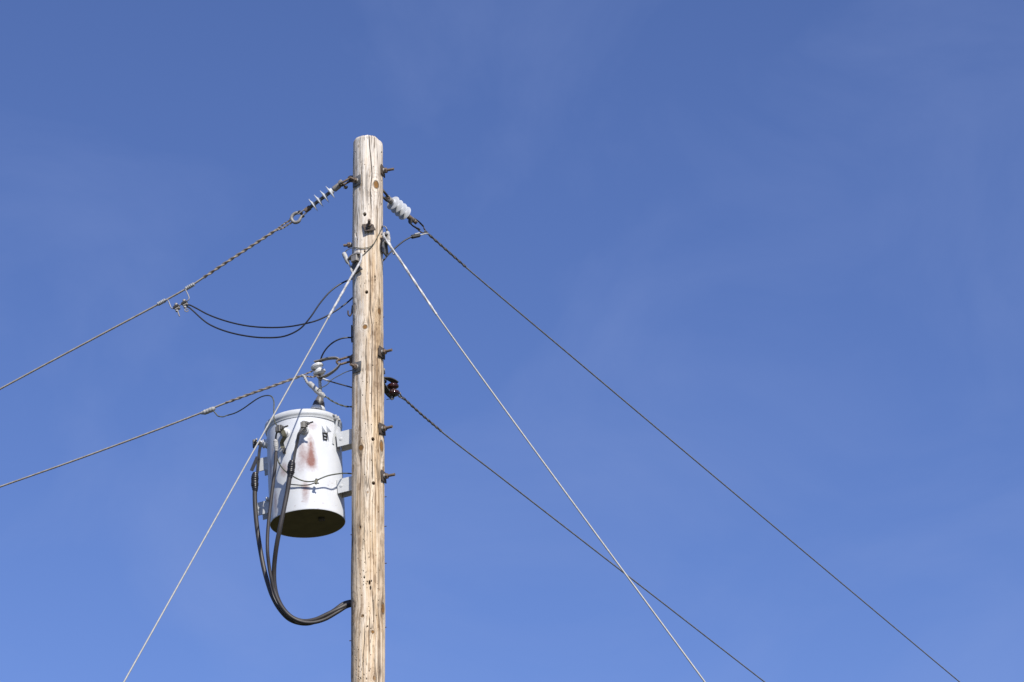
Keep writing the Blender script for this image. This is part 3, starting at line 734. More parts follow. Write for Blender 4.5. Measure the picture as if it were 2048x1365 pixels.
part('pin_head', MB().lathe(C1_ + nv*0.012 - axR*0.004, nv, [(0.010, 0), (0.013, 0.002), (0.012, 0.010), (0.006, 0.014)], n=20), RUSTG, insR)
tc_ = thing('thimble_clevis', 'dark two-legged thimble below the right finned insulator', 'wire thimble', C1_)
part('thimble', MB().strap([pr(826, 437.5), pr(833, 440.5), pr(840, 446), pr(846, 453)], 0.013, 0.0045, nv, wfun=lambda t: 1.25 - 0.85*t)
     .strap([pr(820, 440), pr(821, 447.5), pr(828, 453.5), pr(839, 459)], 0.013, 0.0045, nv, wfun=lambda t: 1.2 - 0.6*t)
     .strap([pr(822, 437.5), pr(824.5, 439.5), pr(826, 441), pr(821, 443.5)], 0.012, 0.005, nv), DARKST, tc_)
wr = [pr(x, y) for x, y in [(849, 462), (930, 533.5), (1140, 710.5), (1340, 879), (1600, 1097), (1920, 1365), (2000, 1431.5)]]
d = (wr[-1] - wr[-2]).normalized(); wr += [wr[-1] + d*15, wr[-1] + d*35 + Vector((0, 0, .3))]
wireR = thing('line_wire', 'upper grey wire descending from the thick-disc insulator toward the lower right corner', 'power line wire', wr[0], 'bare line wires leaving the pole')
part('conductor', MB().tube(wr[:7], 1.55*K, n=12, step=0.01, lobes=6, amp=0.09, pitch=0.07).tube(wr[6:], 1.75*K, n=12, step=0.5), WIRE_G, wireR)
part('dead_end_grip', MB().strand([pr(850, 463), pr(890, 498), pr(931, 534)], 1.5*K, 1.3*K, 0.11, 2), GRIP_D, wireR)
part('grip_loop', MB().strand([pr(840, 447), pr(846, 452), pr(848.5, 458), pr(853, 465.5)], 0.9*K, 0.8*K, 0.05, 2, step=0.004)
     .strand([pr(832, 456), pr(838, 461.5), pr(844, 466), pr(851, 466.5), pr(856, 468)], 0.9*K, 0.8*K, 0.05, 2, step=0.004), GRIP_D, wireR)
# jumper connector on the right wire
cc0, cc1 = Q(822.5, 474.5, .22), Q(840, 470.5, .25)
axc = (cc1 - cc0).normalized()
part('connector', MB().box((cc0 + cc1)/2, axc, (0, 0, 1), None, (cc1-cc0).length/2, 0.0125, 0.012, bev=0.006), DARKST, jw, 'black block connector under a silver cap')
part('connector_cap', MB().box((cc0*0.35 + cc1*0.65) + Vector((0, -0.004, 0.010)), axc, (0, 0, 1), None, 0.021, 0.006, 0.0115, bev=0.004), ALU, jw)
part('lead', MB().tube([Q(838, 471, .25), Q(845, 469.5, .26), Q(852, 467.8, .27), pr(857, 469)], 1.3*K, n=8, step=0.005), GALV_L, jw)

BA = Vector((PX + 0.075, YP + 0.13, 0)); BAZ = 58
pb = lambda x, y: PL(x, y, BA, BAZ)
wb = [pb(x, y) for x, y in [(800, 791), (881, 862), (1000, 954), (1258, 1154), (1530, 1365), (1640, 1450)]]
d = (wb[-1] - wb[-2]).normalized(); wb2 = [wb[-1], wb[-1] + d*15, wb[-1] + d*35 + Vector((0, 0, .3))]
wireB = thing('line_wire', 'lower grey wire descending from the brown spool to the bottom frame edge', 'power line wire', wb[0], 'bare line wires leaving the pole')
part('conductor', MB().tube(wb, 1.5*K, n=12, step=0.01, lobes=6, amp=0.09, pitch=0.07).tube(wb2, 1.6*K, n=12, step=0.5), WIRE_G, wireB)
part('dead_end_grip', MB().strand([pb(806, 796), pb(842, 828.5), pb(882, 862.5)], 1.45*K, 1.25*K, 0.095, 2), GRIP_D, wireB)
part('grip_loop', MB().strand([Q(783, 782, .09), Q(793, 781, .115), Q(799, 785, .14), Q(801.5, 791, .15), pb(807, 797)], 0.9*K, 0.8*K, 0.05, 2, step=0.004)
     .strand([Q(786, 786, .16), Q(793, 789, .16), Q(799, 794, .155), Q(803, 796.5, .155), pb(808, 797.5)], 0.9*K, 0.8*K, 0.05, 2, step=0.004), GRIP_D, wireB)

# ------------------------------------------------------------------ guys
def guy_hook(px, py, label, kx, ky):
    ph, z = pole_hit(px, py)
    n = Vector((math.sin(ph), -math.cos(ph), 0)); s = Vector((math.cos(ph), math.sin(ph), 0)); up = Vector((0, 0, 1))
    c = PS(ph, z, 0.0)
    t = thing('guy_hook', label, 'guy hook', c, 'guy hooks bolted to the pole')
    # flared lower plate standing off the wood
    s = s*kx; up1 = up; up = up*ky
    poly = [c + s*-0.020 + up*0.014, c + s*0.020 + up*0.014, c + s*0.026 + up*-0.022, c + s*0.044 + up*-0.050, c + s*-0.032 + up*-0.062, c + s*-0.030 + up*-0.02]
    part('base_plate', MB().prism([q + n*0.006 for q in poly], n*0.010), PLATE, t)
    part('rib', MB().prism([c + n*0.016 + s*0.012 + up*0.012, c + n*0.016 + s*0.030 + up*-0.044, c + n*0.016 + s*0.022 + up*-0.048, c + n*0.016 + s*-0.004 + up*0.012], n*0.012), DARKST, t)
    part('hook_block', MB().box(c + n*0.022 + up*0.030 + s*0.002, up1, s, None, 0.022*ky, 0.021*kx, 0.020, bev=0.004), GALV, t)
    part('hook_lip', MB().strap([c + n*0.02 + s*-0.044 + up*0.044, c + n*0.024 + s*-0.02 + up*0.055, c + n*0.024 + s*0.012 + up*0.058, c + n*0.02 + s*0.038 + up*0.053], 0.017, 0.0042, n), GALV, t)
    return t, c, n, s
hkL, cL, nL, sL = guy_hook(715, 530, 'dark flared guy hook on the left face of the pole', 1.2, 1.05)
hkR, cR, nR, sR = guy_hook(765.5, 491, 'grey guy hook on the right edge of the pole', 1.3, 1.15)

GA = Q(720, 521, -0.15); GAZ = 180 + 58
pg = lambda x, y: PL(x, y, GA, GAZ)
gl = [pg(x, y) for x, y in [(720, 523), (657, 635), (247, 1366), (200, 1449)]]
d = (gl[-1] - gl[-2]).normalized(); gl.append(gl[-1] + d*((gl[-1].z - 0.05)/-d.z))
guy = thing('guy_wire', 'pale guy wire slanting down left across the front of the transformer', 'guy wire', gl[0], 'pale guy wires')
part('strand', MB().tube(gl[:4], 1.42*K, n=14, step=0.01, lobes=7, amp=0.07, pitch=0.11).tube(gl[3:], 2.1*K, n=10, step=0.5), GUYM, guy)
gg = [H(725.5, 512.5, .03)] + [pg(x, y) for x, y in [(722, 519.5), (700, 558.6), (680, 594), (656, 637)]]
part('guy_grip', MB().tube(gg, 2.25*K, n=20, step=0.005, lobes=3, amp=0.12, pitch=0.32), GUYGRIP, guy)
part('grip_loop', MB().tube([pg(706, 548), H(708.5, 537, .02), H(711, 526, .012), H(714, 516, .012)], 1.9*K, n=10, step=0.005, lobes=3, amp=0.1, pitch=0.12), GUYGRIP, guy)

GB = Q(770, 478, -0.11); GBZ = -15.6
ph_ = lambda x, y: PL(x, y, GB, GBZ)
gr = [ph_(x, y) for x, y in [(769, 474), (872, 628), (1410, 1365), (1470, 1447)]]
d = (gr[-1] - gr[-2]).normalized(); gr.append(gr[-1] + d*((gr[-1].z - 0.05)/-d.z))
guy2 = thing('guy_wire', 'pale guy wire slanting down right, crossing the lower grey wire', 'guy wire', gr[0], 'pale guy wires')
part('strand', MB().tube(gr[:4], 1.6*K, n=14, step=0.01, lobes=7, amp=0.07, pitch=0.11).tube(gr[3:], 2.0*K, n=10, step=0.5), GUYM, guy2)
part('guy_grip', MB().tube([H(763, 468, .02)] + [ph_(x, y) for x, y in [(768, 473.5), (800, 520), (840, 580), (873, 629.5)]], 2.3*K, n=20, step=0.005, lobes=3, amp=0.12, pitch=0.32), GUYGRIP, guy2)
part('grip_loop', MB().tube([ph_(788, 509), ph_(783, 498), ph_(780, 489), ph_(777, 481)], 1.9*K, n=10, step=0.005, lobes=3, amp=0.1, pitch=0.12), GUYGRIP, guy2)

# bonding wires and connectors at the guy hooks
def sleeve_conn(root, a, b_, r, material, name='connector'):
    ax = b_ - a; L_ = ax.length
    part(name, MB().lathe(a, ax, [(r*0.55, 0), (r*0.9, L_*0.06), (r, L_*0.2), (r*0.97, L_*0.45), (r*0.86, L_*0.52), (r*0.92, L_*0.6), (r*0.85, L_*0.85), (r*0.5, L_)], n=20), material, root)
bw = thing('bonding_wire', 'thin bonding wire across the pole with a grey sleeve connector hanging left', 'bonding wire', H(744, 493, .004))
part('wire', MB().tube([H(763.5, 455, .004), H(760, 462, .004), H(755, 473, .004), H(749.5, 484, .004), H(745, 491.5, .005), H(740, 497, .004), H(733, 504.5, .004), H(725, 512.5, .004)], 0.75*K, n=8, step=0.006), COPPER, bw)
part('tap_wire', MB().tube([H(744.5, 492, .006), H(739, 495, .005), H(732, 496.8, .004), H(724, 497.4, .004), H(715, 496.5, .006), Q(706, 496.3, -.05), Q(699, 498, -.05), Q(693, 501.5, -.05), Q(689, 506, -.05)], 0.8*K, n=8, step=0.006), COPPER, bw)
part('staple', MB().box(H(744.5, 491.5, .004), (0.5, 0, 0.9), (1, 0, 0), None, 0.007, 0.003, 0.005, bev=0.002), DARKST, bw)
part('staple', MB().torus(H(763, 454.5, .006), H(763, 454.5, .01) - H(763, 454.5, 0), 0.0065, 0.0025, n=18, k=8), DARKST, bw)
sleeve_conn(bw, Q(687.3, 506.0, -.05), Q(696.5, 527.5, -.06), 4.6*K, TAPEW)
part('stem', MB().tube([Q(696, 525, -.06), Q(700, 532.5, -.07), Q(705, 542, -.075)], 1.7*K, n=8, step=0.006), GUYM, bw)
bw2 = thing('bonding_wire', 'short looped bonding wire with a white connector on the right edge of the pole', 'bonding wire', H(764, 456, .004))
part('wire', MB().tube([H(763.5, 454.5, .006), Q(766.5, 453, -.03), Q(770, 453.5, -.03), Q(773, 457, -.03), Q(774, 463, -.03)], 1.0*K, n=8, step=0.004), GALV, bw2)
part('collar', MB().cyl(Q(773.6, 459, -.03), Q(774.2, 464.5, -.03), 1.9*K, n=12), DARKST, bw2)
sleeve_conn(bw2, Q(774.2, 463.5, -.03), Q(778.5, 485.5, -.03), 4.6*K, TAPEW)

# ------------------------------------------------------------------ transformer
DT = 0.17
Bc, Tc = Q(615.6, 1047.5, DT), Q(611.4, 862.5, DT)
ta = (Tc - Bc).normalized()
ta = (ta + Vector((-0.022, 0.012, 0))).normalized()   # the tank hangs slightly out of plumb
HT = (Tc - Bc).length
RTK = 75.5*depth(Bc)/F
tf = Vector((0, -1, 0)); tf = (tf - ta*tf.dot(ta)).normalized(); tr = tf.cross(ta)
if tr.x < 0: tr = -tr
def tk(phi, h, r): return Bc + ta*h + tr*(r*math.sin(phi)) + tf*(r*math.cos(phi))
def tdir(phi): return tr*math.sin(phi) + tf*math.cos(phi)
def tank_hit(x, y):
    d = ray(x, y); o = CAM - Bc
    d2 = d - ta*d.dot(ta); o2 = o - ta*o.dot(ta)
    a = d2.dot(d2); b2 = 2*o2.dot(d2); c = o2.dot(o2) - RTK*RTK
    D = max(b2*b2 - 4*a*c, 0); t = (-b2 - math.sqrt(D))/(2*a)
    p = o + d*t
    return math.atan2(p.dot(tr), p.dot(tf)), p.dot(ta)
KT = depth(Bc)/F
trans = thing('pole_transformer', 'white drum transformer with rust stains, dark underside, hung left of the pole', 'transformer', Bc)
# tank wall
nphi, nh = 220, 170
vs = []; rust = []
blobs = [(623, 924, 9, 13, 0.98), (623, 905, 8, 24, 0.70), (621, 888, 5.5, 16, 0.40), (604, 902, 7, 24, 0.46), (612, 915, 9, 16, .3), (611, 985, 7.5, 22, 0.52), (612, 975, 7, 9, 0.25), (624, 852, 13, 9, 0.40),
         (568, 940, 9, 13, 0.62), (541, 940, 6, 22, 0.5), (551, 1005, 6, 26, 0.45), (598, 930, 11, 20, 0.25), (683, 970, 5, 8, .25), (604, 1003, 2, .9, .6), (628, 1004, 1.6, .9, .6), (646, 1007, 1.8, 1, .7), (590, 1012, 1.6, .9, .5), (664, 967, 2.4, .9, .5), (659, 963, 1.6, .8, .5), (656, 971, 2, .9, .5), (636, 1018, 2, .9, .5), (672, 1012, 1.4, .9, .5), (640, 940, 18, 14, 0.12), (545, 905, 5, 16, .3)]
bl = [(*tank_hit(x, y), sx*KT, sy*KT/0.92, a) for x, y, sx, sy, a in blobs]
seam_h = 0.0
prof = [(RTK-0.012, 0.006), (RTK-0.0035, 0.006), (RTK-0.003, -0.001), (RTK-0.0012, -0.001), (RTK, 0.002)] + [(RTK, 0.006 + (HT-0.004)*k/nh) for k in range(nh + 1)]
me = bpy.data.meshes.new('tank'); verts = []; faces = []
for (r, h) in prof:
    for j in range(nphi):
        p = 2*PI*j/nphi
        dent = 0.0010*math.sin(3*p + 4*h) + 0.0007*math.sin(5*p - 9*h)
        verts.append(tk(p, h, r + dent) - Bc)
        pp = p if p < PI else p - 2*PI; v_ = 0
        for (bp_, bh, su, sv, a) in bl:
            v_ += a*math.exp(-((pp - bp_)*RTK/su)**2 - ((h - bh)/sv)**2)
        rust.append(min(v_, 1.0))
for i in range(len(prof) - 1):
    for j in range(nphi):
        faces.append((i*nphi + j, i*nphi + (j+1) % nphi, (i+1)*nphi + (j+1) % nphi, (i+1)*nphi + j))
me.from_pydata(verts, [], faces)
bm = bmesh.new(); bm.from_mesh(me); bmesh.ops.recalc_face_normals(bm, faces=bm.faces); bm.to_mesh(me); bm.free()
me.polygons.foreach_set('use_smooth', [True]*len(me.polygons)); me.set_sharp_from_angle(angle=rad(40))
at_ = me.attributes.new('rust', 'FLOAT', 'POINT'); at_.data.foreach_set('value', rust)
me.materials.append(TANKM)
tank = bpy.data.objects.new('tank', me); COL.objects.link(tank); tank.parent = trans
part('tank_base', MB().lathe(Bc, ta, [(0.002, 0.002), (RTK*0.5, 0.002), (RTK-0.0038, 0.0005), (RTK-0.0038, 0.005), (0.002, 0.005)], n=96), BASEP, trans)
q = tank_hit(643, 1010); 
def base_pt(x, y, h=0.002):
    d = ray(x, y); o = CAM - (Bc + ta*h); t = -o.dot(ta)/d.dot(ta); return CAM + d*t
bp0 = base_pt(643, 1037)
part('ground_pad', MB().box(bp0 - ta*0.006, tr, tf, None, 0.019, 0.022, 0.007, bev=0.003), DARKST, trans)
part('ground_pad', MB().torus(bp0 - ta*0.013, ta, 0.006, 0.0022, n=16, k=8), RUSTG, trans)
# lid with rolled band
W = RTK
lp = [(W-0.002, 0.0), (W+0.004, 0.0), (W+0.005, 0.003), (W+0.005, 0.012), (W+0.009, 0.016), (W+0.0115, 0.024), (W+0.0112, 0.036), (W+0.008, 0.047), (W, 0.055), (W-0.02, 0.061), (W-0.05, 0.066), (W*0.5, 0.074), (0.03, 0.080), (0.001, 0.081)]
part('lid', MB().lathe(Bc + ta*(HT-0.004), ta, lp, n=144), PAINT, trans, angle=60)
# lid clamp
p, h = tank_hit(669, 842); d = tdir(p); s_ = ta.cross(d)
c = tk(p, HT + 0.022, RTK + 0.014)
part('lid_clamp', MB().cyl(c - s_*0.036 + ta*0.010, c + s_*0.040 - ta*0.006, 0.0060, n=12)
     .box(c - s_*0.013, s_, ta, None, 0.006, 0.016, 0.012, bev=0.003).box(c + s_*0.014, s_, ta, None, 0.006, 0.016, 0.012, bev=0.003)
     .lathe(c + s_*0.022 - ta*0.003, s_, [(0.009, 0), (0.011, 0.002), (0.011, 0.01), (0.008, 0.012)], n=6), GALV_L, trans)
part('clamp_strap', MB().strap([tk(p+.02, HT+0.012, RTK+0.016), tk(p+.0, HT-0.03, RTK+0.012), tk(p-.04, HT-0.075, RTK+0.006), tk(p-.09, HT-0.12, RTK+0.004), tk(p-.12, HT-0.165, RTK+0.003)], 0.0085, 0.0018, s_), PAINT, trans)
# hanger lugs (U channels welded to the tank, in line with the pole bolts)
def lug(c0, c1, hh, name='hanger_lug', label=None, hole=0.5):
    # channel running from c0 to c1, hh half height; open at the back
    d = (c1 - c0).normalized(); L_ = (c1 - c0).length
    out = d.cross(ta).normalized()
    if out.y > 0: out = -out
    mid = (c0 + c1)/2
    mb = MB().box(mid, d, ta, None, L_/2, hh, 0.003, bev=0.0015)
    o = part(name, mb, PAINT, trans, label)
    part('flange', MB().box(mid - out*0.040 + ta*(hh*0.96), d, out, None, L_/2-0.002, 0.038, 0.0026, bev=0.001), PAINT, o)
    part('back_leg', MB().box(mid - out*0.078, d, ta, None, L_/2-0.001, hh*0.99, 0.003, bev=0.0012), PAINT, o)
    part('rivet', MB().lathe(c0 + d*(L_*hole) + out*0.003, out, [(0.011, 0), (0.0105, 0.002), (0.006, 0.0035), (0.001, 0.004)], n=20), PAINT, o)
    return o
def lugQ(x0, y0, x1, y1, dy0, dy1, hh, hole): return lug(Q(x0, y0, dy0), Q(x1, y1, dy1), hh, hole=hole)
lugQ(673.5, 880.5, 712, 871, 0.045, 0.012, 0.050, 0.22)
lugQ(674.5, 974, 712, 965, 0.045, 0.012, 0.047, 0.22)
lugQ(518, 931, 552, 922, 0.19, 0.15, 0.044, 0.45)
lugQ(514, 1019.5, 553, 1009, 0.20, 0.155, 0.044, 0.12)
# lifting lug: two wedge fins with a dark slotted plate for their cast shadow
for xx in (0, 9.2):
    p, h = tank_hit(643.5 + xx, 850.5); p2, h2 = tank_hit(650.2 + xx, 866.8)
    base = [tk(p, h, RTK-0.002), tk(p, h2, RTK-0.002), tk(p, h2 - 0.016, RTK+0.048)]
    part('lifting_lug', MB().prism(base, (tr*math.cos(p) - tf*math.sin(p))*0.0035), PAINT, trans)
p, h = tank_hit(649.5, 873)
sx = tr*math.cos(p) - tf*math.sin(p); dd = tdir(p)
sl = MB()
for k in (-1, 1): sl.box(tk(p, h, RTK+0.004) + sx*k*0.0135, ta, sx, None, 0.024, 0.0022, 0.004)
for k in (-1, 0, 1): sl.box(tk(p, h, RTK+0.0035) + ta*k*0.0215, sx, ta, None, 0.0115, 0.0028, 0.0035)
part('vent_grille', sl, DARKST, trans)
# small vent plug and bolt on the left
p = rad(-86); h = tank_hit(540, 990)[1]
part('vent_plug', MB().lathe(tk(p, h, RTK-0.002), tdir(p), [(0.009, 0), (0.010, 0.008), (0.0125, 0.010), (0.0125, 0.018), (0.006, 0.023), (0.001, 0.024)], n=20), PAINT, trans)
# scuffs: tiny chips
# HV bushing on the lid
hb = Bc + ta*(HT + 0.066) + tr*0.080 + tf*0.0
ht = Q(641, 791, DT)
bax = (ht - hb).normalized(); bl_ = (ht - hb).length
bush = part('high_voltage_bushing', MB().lathe(hb, bax, [(0.047, 0), (0.047, bl_*0.30), (0.044, bl_*0.44), (0.040, bl_*0.55), (0.036, bl_*0.60), (0.030, bl_*0.74), (0.024, bl_*0.86), (0.018, bl_*0.96), (0.013, bl_)], n=40), BUSHG, trans, angle=60)
part('dark_band', MB().lathe(hb, bax, [(0.0385, bl_*0.585), (0.0395, bl_*0.60), (0.0335, bl_*0.74), (0.0300, bl_*0.75)], n=40), BUSHD, bush)
part('collar', MB().lathe(hb, bax, [(0.046, bl_*0.40), (0.0485, bl_*0.42), (0.0485, bl_*0.46), (0.043, bl_*0.53), (0.040, bl_*0.55)], n=40), PORC, bush)
part('stem', MB().tube([ht - bax*0.01, Q(640.5, 778, DT), Q(639.7, 764, .165), Q(639.5, 748, .16)], 3.4*KT, n=16, step=0.008, rfun=lambda t, l: 1.15 - 0.25*t), SHEDM, bush)
# LV bushings
def lv(px, py, phi, tipl, label, clampdir):
    p, h = tank_hit(px, py)
    if phi is not None: p = rad(phi)
    d = (tdir(p) + ta*0.05).normalized(); c = tk(p, h, RTK - 0.003)
    s_ = ta.cross(d).normalized()
    o = part('low_voltage_bushing', MB().lathe(c, d, [(0.030, 0), (0.031, 0.006), (0.026, 0.010), (0.0265, 0.013), (0.029, 0.018), (0.029, 0.028), (0.025, 0.031), (0.020, 0.034), (0.022, 0.044), (0.018, 0.05), (0.012, 0.052)], n=36), PORC, trans, label, angle=50)
    e_ = c + d*0.052
    part('stud', MB().cyl(e_ - d*0.005, e_ + d*0.02, 0.010, n=14), GALV, o)
    k_ = e_ + d*0.028
    part('terminal_clamp', MB().box(k_ - s_*0.002, ta, s_, None, 0.024, 0.013, 0.012, bev=0.004)
         .box(k_ + s_*0.016 + ta*0.004, s_, ta, None, 0.006, 0.017, 0.011, bev=0.003)
         .box(k_ - s_*0.018 - ta*0.003, s_, ta, None, 0.005, 0.019, 0.012, bev=0.003), TERM, o)
    b0 = k_ + clampdir*0.010; 
    part('clamp_bolt', MB().cyl(b0, b0 + clampdir*0.050, 0.0054, n=12).lathe(b0 + clampdir*0.012, clampdir, [(0.008, 0), (0.010, 0.002), (0.010, 0.009), (0.008, 0.011)], n=6), TERM, o)
    return o, k_, d
right_up = (tr*0.92 + ta*0.12 + tf*0.30).normalized()
b1, k1, d1 = lv(608.5, 861.5, None, 0, None, right_up)
b2, k2, d2 = lv(571, 867.5, None, 0, None, right_up)
b3, k3, d3 = lv(540, 876, -84, 0, None, (tr*0.3 + tf*0.9 + ta*0.1).normalized())
# flat ground strap from the middle bushing
pe, he = tank_hit(569.5, 902)
part('ground_strap', MB().strap([k2 + d2*0.004 - ta*0.01 + tr*0.020, k2 - ta*0.05 + tr*0.026 - d2*0.012, tk(pe, he + 0.045, RTK + 0.03), tk(pe, he + 0.012, RTK + 0.018)], 0.012, 0.0024, tr), OLIVE, trans)
pe, he = tank_hit(570, 903)
part('strap_end', MB().box(tk(pe, he, RTK+0.010), ta, tr, None, 0.018, 0.010, 0.008, bev=0.003), DARKST, trans)

# ------------------------------------------------------------------ service cables
FY = DT - RTK            # plane of the tank's front
def cable(label, top_pts, sleeve_pts, cab_pts, rs, rc, extra=None, sleeve_mat=TAPE, lead_n=2):
    t = thing('service_cable', label, 'cable', cab_pts[0], 'transformer cables')
    for k in range(lead_n):
        o = Vector((0.0042*(k*2-1), 0, 0)) if lead_n > 1 else Vector((0, 0, 0))
        part('lead_wire', MB().tube([q + o for q in top_pts], 1.7*KT, n=10, step=0.008), BLACKW, t)
    n_s = len(sleeve_pts)
    part('tape_sleeve', MB().tube(sleeve_pts, rs, n=24, step=0.003, rfun=lambda u, l: (0.62 + 0.38*min(1, 6*u, 3.2*(1-u)))*(1 + 0.05*math.sin(l*520) + 0.04*math.sin(l*170+1))), sleeve_mat, t)
    part('cable', MB().tube(cab_pts, rc, n=18, step=0.012), CABLE, t)
    return t
z1 = FY - 0.07
c1t = [k1 - ta*0.015, Q(598, 868, z1-.01), Q(594.5, 885, z1), Q(590, 905, z1), Q(586.5, 925, z1-.005), Q(584, 933, z1-.005)]
cable('right-hand dark cable with black taped joint hanging down the tank front', c1t,
      [Q(584.5, 922, z1-.005), Q(583, 932, z1-.005), Q(581.5, 944, z1-.005), Q(579.5, 956, z1-.005)],
      [Q(581, 944, z1-.005), Q(578.5, 960, z1-.005), Q(573.5, 990, z1), Q(567, 1022, z1), Q(560, 1056, z1+.01), Q(553.5, 1090, z1+.04), Q(549.5, 1120, z1+.08), Q(548, 1145, z1+.11), Q(549, 1170, z1+.13), Q(554.5, 1195, z1+.15), Q(567, 1219, z1+.17), Q(585, 1236, z1+.18), Q(606, 1243, z1+.18), Q(630, 1240, z1+.17), Q(655, 1229, z1+.17), Q(680, 1217, z1+.18), Q(694, 1210.5, z1+.20), Q(704, 1209, z1+.23), Q(718, 1210, .16), Q(722, 1260, .165), Q(722, 1420, .165), Q(722, 1900, .165)],
      7.6*KT, 4.6*KT)
z2 = DT - RTK*math.cos(rad(-46)) - 0.075
c2t = [k2 - ta*0.012 - tr*0.012, Q(552, 872, z2), Q(551.3, 884, z2)]
cable('middle dark cable below a grey-white connector on the transformer', c2t,
      [Q(551.2, 879.5, z2), Q(551.5, 886, z2), Q(552, 894, z2), Q(552.5, 903, z2)],
      [Q(552, 905, z2), Q(550.5, 930, z2), Q(546.5, 965, z2), Q(541.5, 1005, z2), Q(537.5, 1040, z2), Q(535, 1075, z2), Q(535.2, 1105, z2), Q(538, 1132, z2+.02), Q(542, 1155, z2+.03), Q(548, 1180, z2+.05), Q(559, 1207, z2+.06), Q(577, 1230, z2+.075), Q(598, 1242.5, z2+.085), Q(622, 1246, z2+.09), Q(648, 1240, z2+.10), Q(675, 1225, z2+.11), Q(692, 1214.5, z2+.13), Q(704, 1211, .09), Q(716, 1212, .15), Q(719, 1262, .15), Q(719, 1420, .15), Q(719, 1900, .15)],
      4.9*KT, 3.5*KT, sleeve_mat=TAPEW, lead_n=1)
z3 = 0.13
c3t = [k3 - ta*0.012, Q(520.5, 885, z3), Q(518.5, 905, z3), Q(516.5, 925, z3), Q(514.5, 945, z3), Q(512.5, 952, z3)]
t3 = cable('left-hand dark cable with black taped joint hanging beside the tank', c3t,
      [Q(510.5, 946, z3), Q(509.8, 956, z3), Q(509.5, 968, z3), Q(510.5, 984, z3)],
      [Q(509.8, 972, z3), Q(509.8, 1000, z3), Q(512, 1035, z3), Q(516, 1070, z3), Q(521.5, 1105, z3-.01), Q(528, 1138, z3-.03), Q(535.5, 1166, z3-.05), Q(545, 1193, z3-.06), Q(559, 1218, z3-.06), Q(578, 1238, z3-.05), Q(598, 1246, z3-.04), Q(620, 1246.5, z3-.03), Q(645, 1236, z3-.02), Q(668, 1222, z3-.02), Q(688, 1208, z3-.01), Q(704, 1204, z3+.0), Q(715, 1205, .165), Q(725, 1255, .18), Q(725, 1420, .18), Q(725, 1900, .18)],
      7.4*KT, 4.6*KT)
part('tape_tail', MB().strap([Q(515, 914, z3-.01), Q(509.5, 927, z3-.012), Q(503, 942, z3-.015)], 0.011, 0.002, (1, 0, 0.3)), TAPE, t3)

# grounding wire over the tank front, with split-bolt
gw = [Q(554, 916, z2+.02), Q(557, 924, FY+.02), Q(563, 934, FY-.005), Q(571, 943, FY-.02), Q(580, 949, FY-.035), Q(592, 956.5, FY-.035), Q(605, 961.8, FY-.03), Q(618, 963.8, FY-.03), Q(631, 962, FY-.03), Q(641, 957.5, FY-.03), Q(655, 952.2, FY-.02), Q(672, 948.8, FY), Q(688, 947, .02), Q(704, 948, .07), Q(712, 950, .13)]
gwt = thing('ground_wire', 'dark ground wire sagging across the tank front with a split-bolt clamp', 'ground wire', gw[0])
part('wire', MB().tube(gw, 1.35*KT, n=10, step=0.01, lobes=5, amp=0.1, pitch=0.05), COPPER, gwt)
cq = Q(632.5, 964, FY-.03)
part('split_bolt', MB().box(cq, (0.3, 0, 1), (1, 0, 0), None, 0.016, 0.008, 0.009, bev=0.003).cyl(cq - Vector((0.006, 0, 0.008)), cq + Vector((0.016, -0.004, -0.012)), 0.0045, n=10).lathe(cq + Vector((0.0, 0, 0.008)), (0.3, 0, 1), [(0.008, 0), (0.01, 0.002), (0.01, 0.01), (0.007, 0.012)], n=6), OLIVE, gwt)
part('tail', MB().tube([Q(630, 966, FY-.02), Q(620, 969.5, FY-.012), Q(606, 971, FY-.008), Q(590, 970, FY-.005), Q(580, 969, FY)], 1.1*KT, n=8, step=0.008), COPPER, gwt)  # thin dark strand modelled as the ground wire's cast shadow on the tank

# black lead from the lower wire connector to the middle bushing
cn = [pn(427, 822.5), pn(431, 827), pn(436, 832.5), pn(442, 833.8), Q(455, 831, .52), Q(470, 826.5, .45), Q(485, 818.5, .38), Q(500, 808, .3), Q(513, 799, .22), Q(525, 793.2, .14), Q(536, 791.4, .07), Q(544, 794.5, .0), Q(547.6, 803, z2+.04), Q(547.8, 820, z2), Q(548.3, 838, z2-.01), Q(551, 847, z2-.01), k2 + ta*0.01]
cnt = thing('jumper_wire', 'dark jumper wire looping from the lower left wire down to the transformer', 'jumper wire', cn[0])
part('wire', MB().tube(cn, 1.25*K, n=10, step=0.008), COPPER, cnt)
a_, b__ = pn(401.5, 826.5), pn(430, 815.5)
axn = (b__ - a_); L_ = axn.length; axn.normalize(); dn = (Vector((0, 0, -1)) + axn*axn.z).normalized()
part('connector', MB().tube([a_ + dn*0.002, a_ + axn*L_*0.3 + dn*0.006, a_ + axn*L_*0.62 + dn*0.006, b__ + dn*0.004], 5.0*K, n=16, step=0.004, rfun=lambda t, l: min(1, 0.45 + 2.0*t, 0.62 + 2.2*(1-t))*(1+0.05*math.sin(l*300))), TAPEW, cnt)

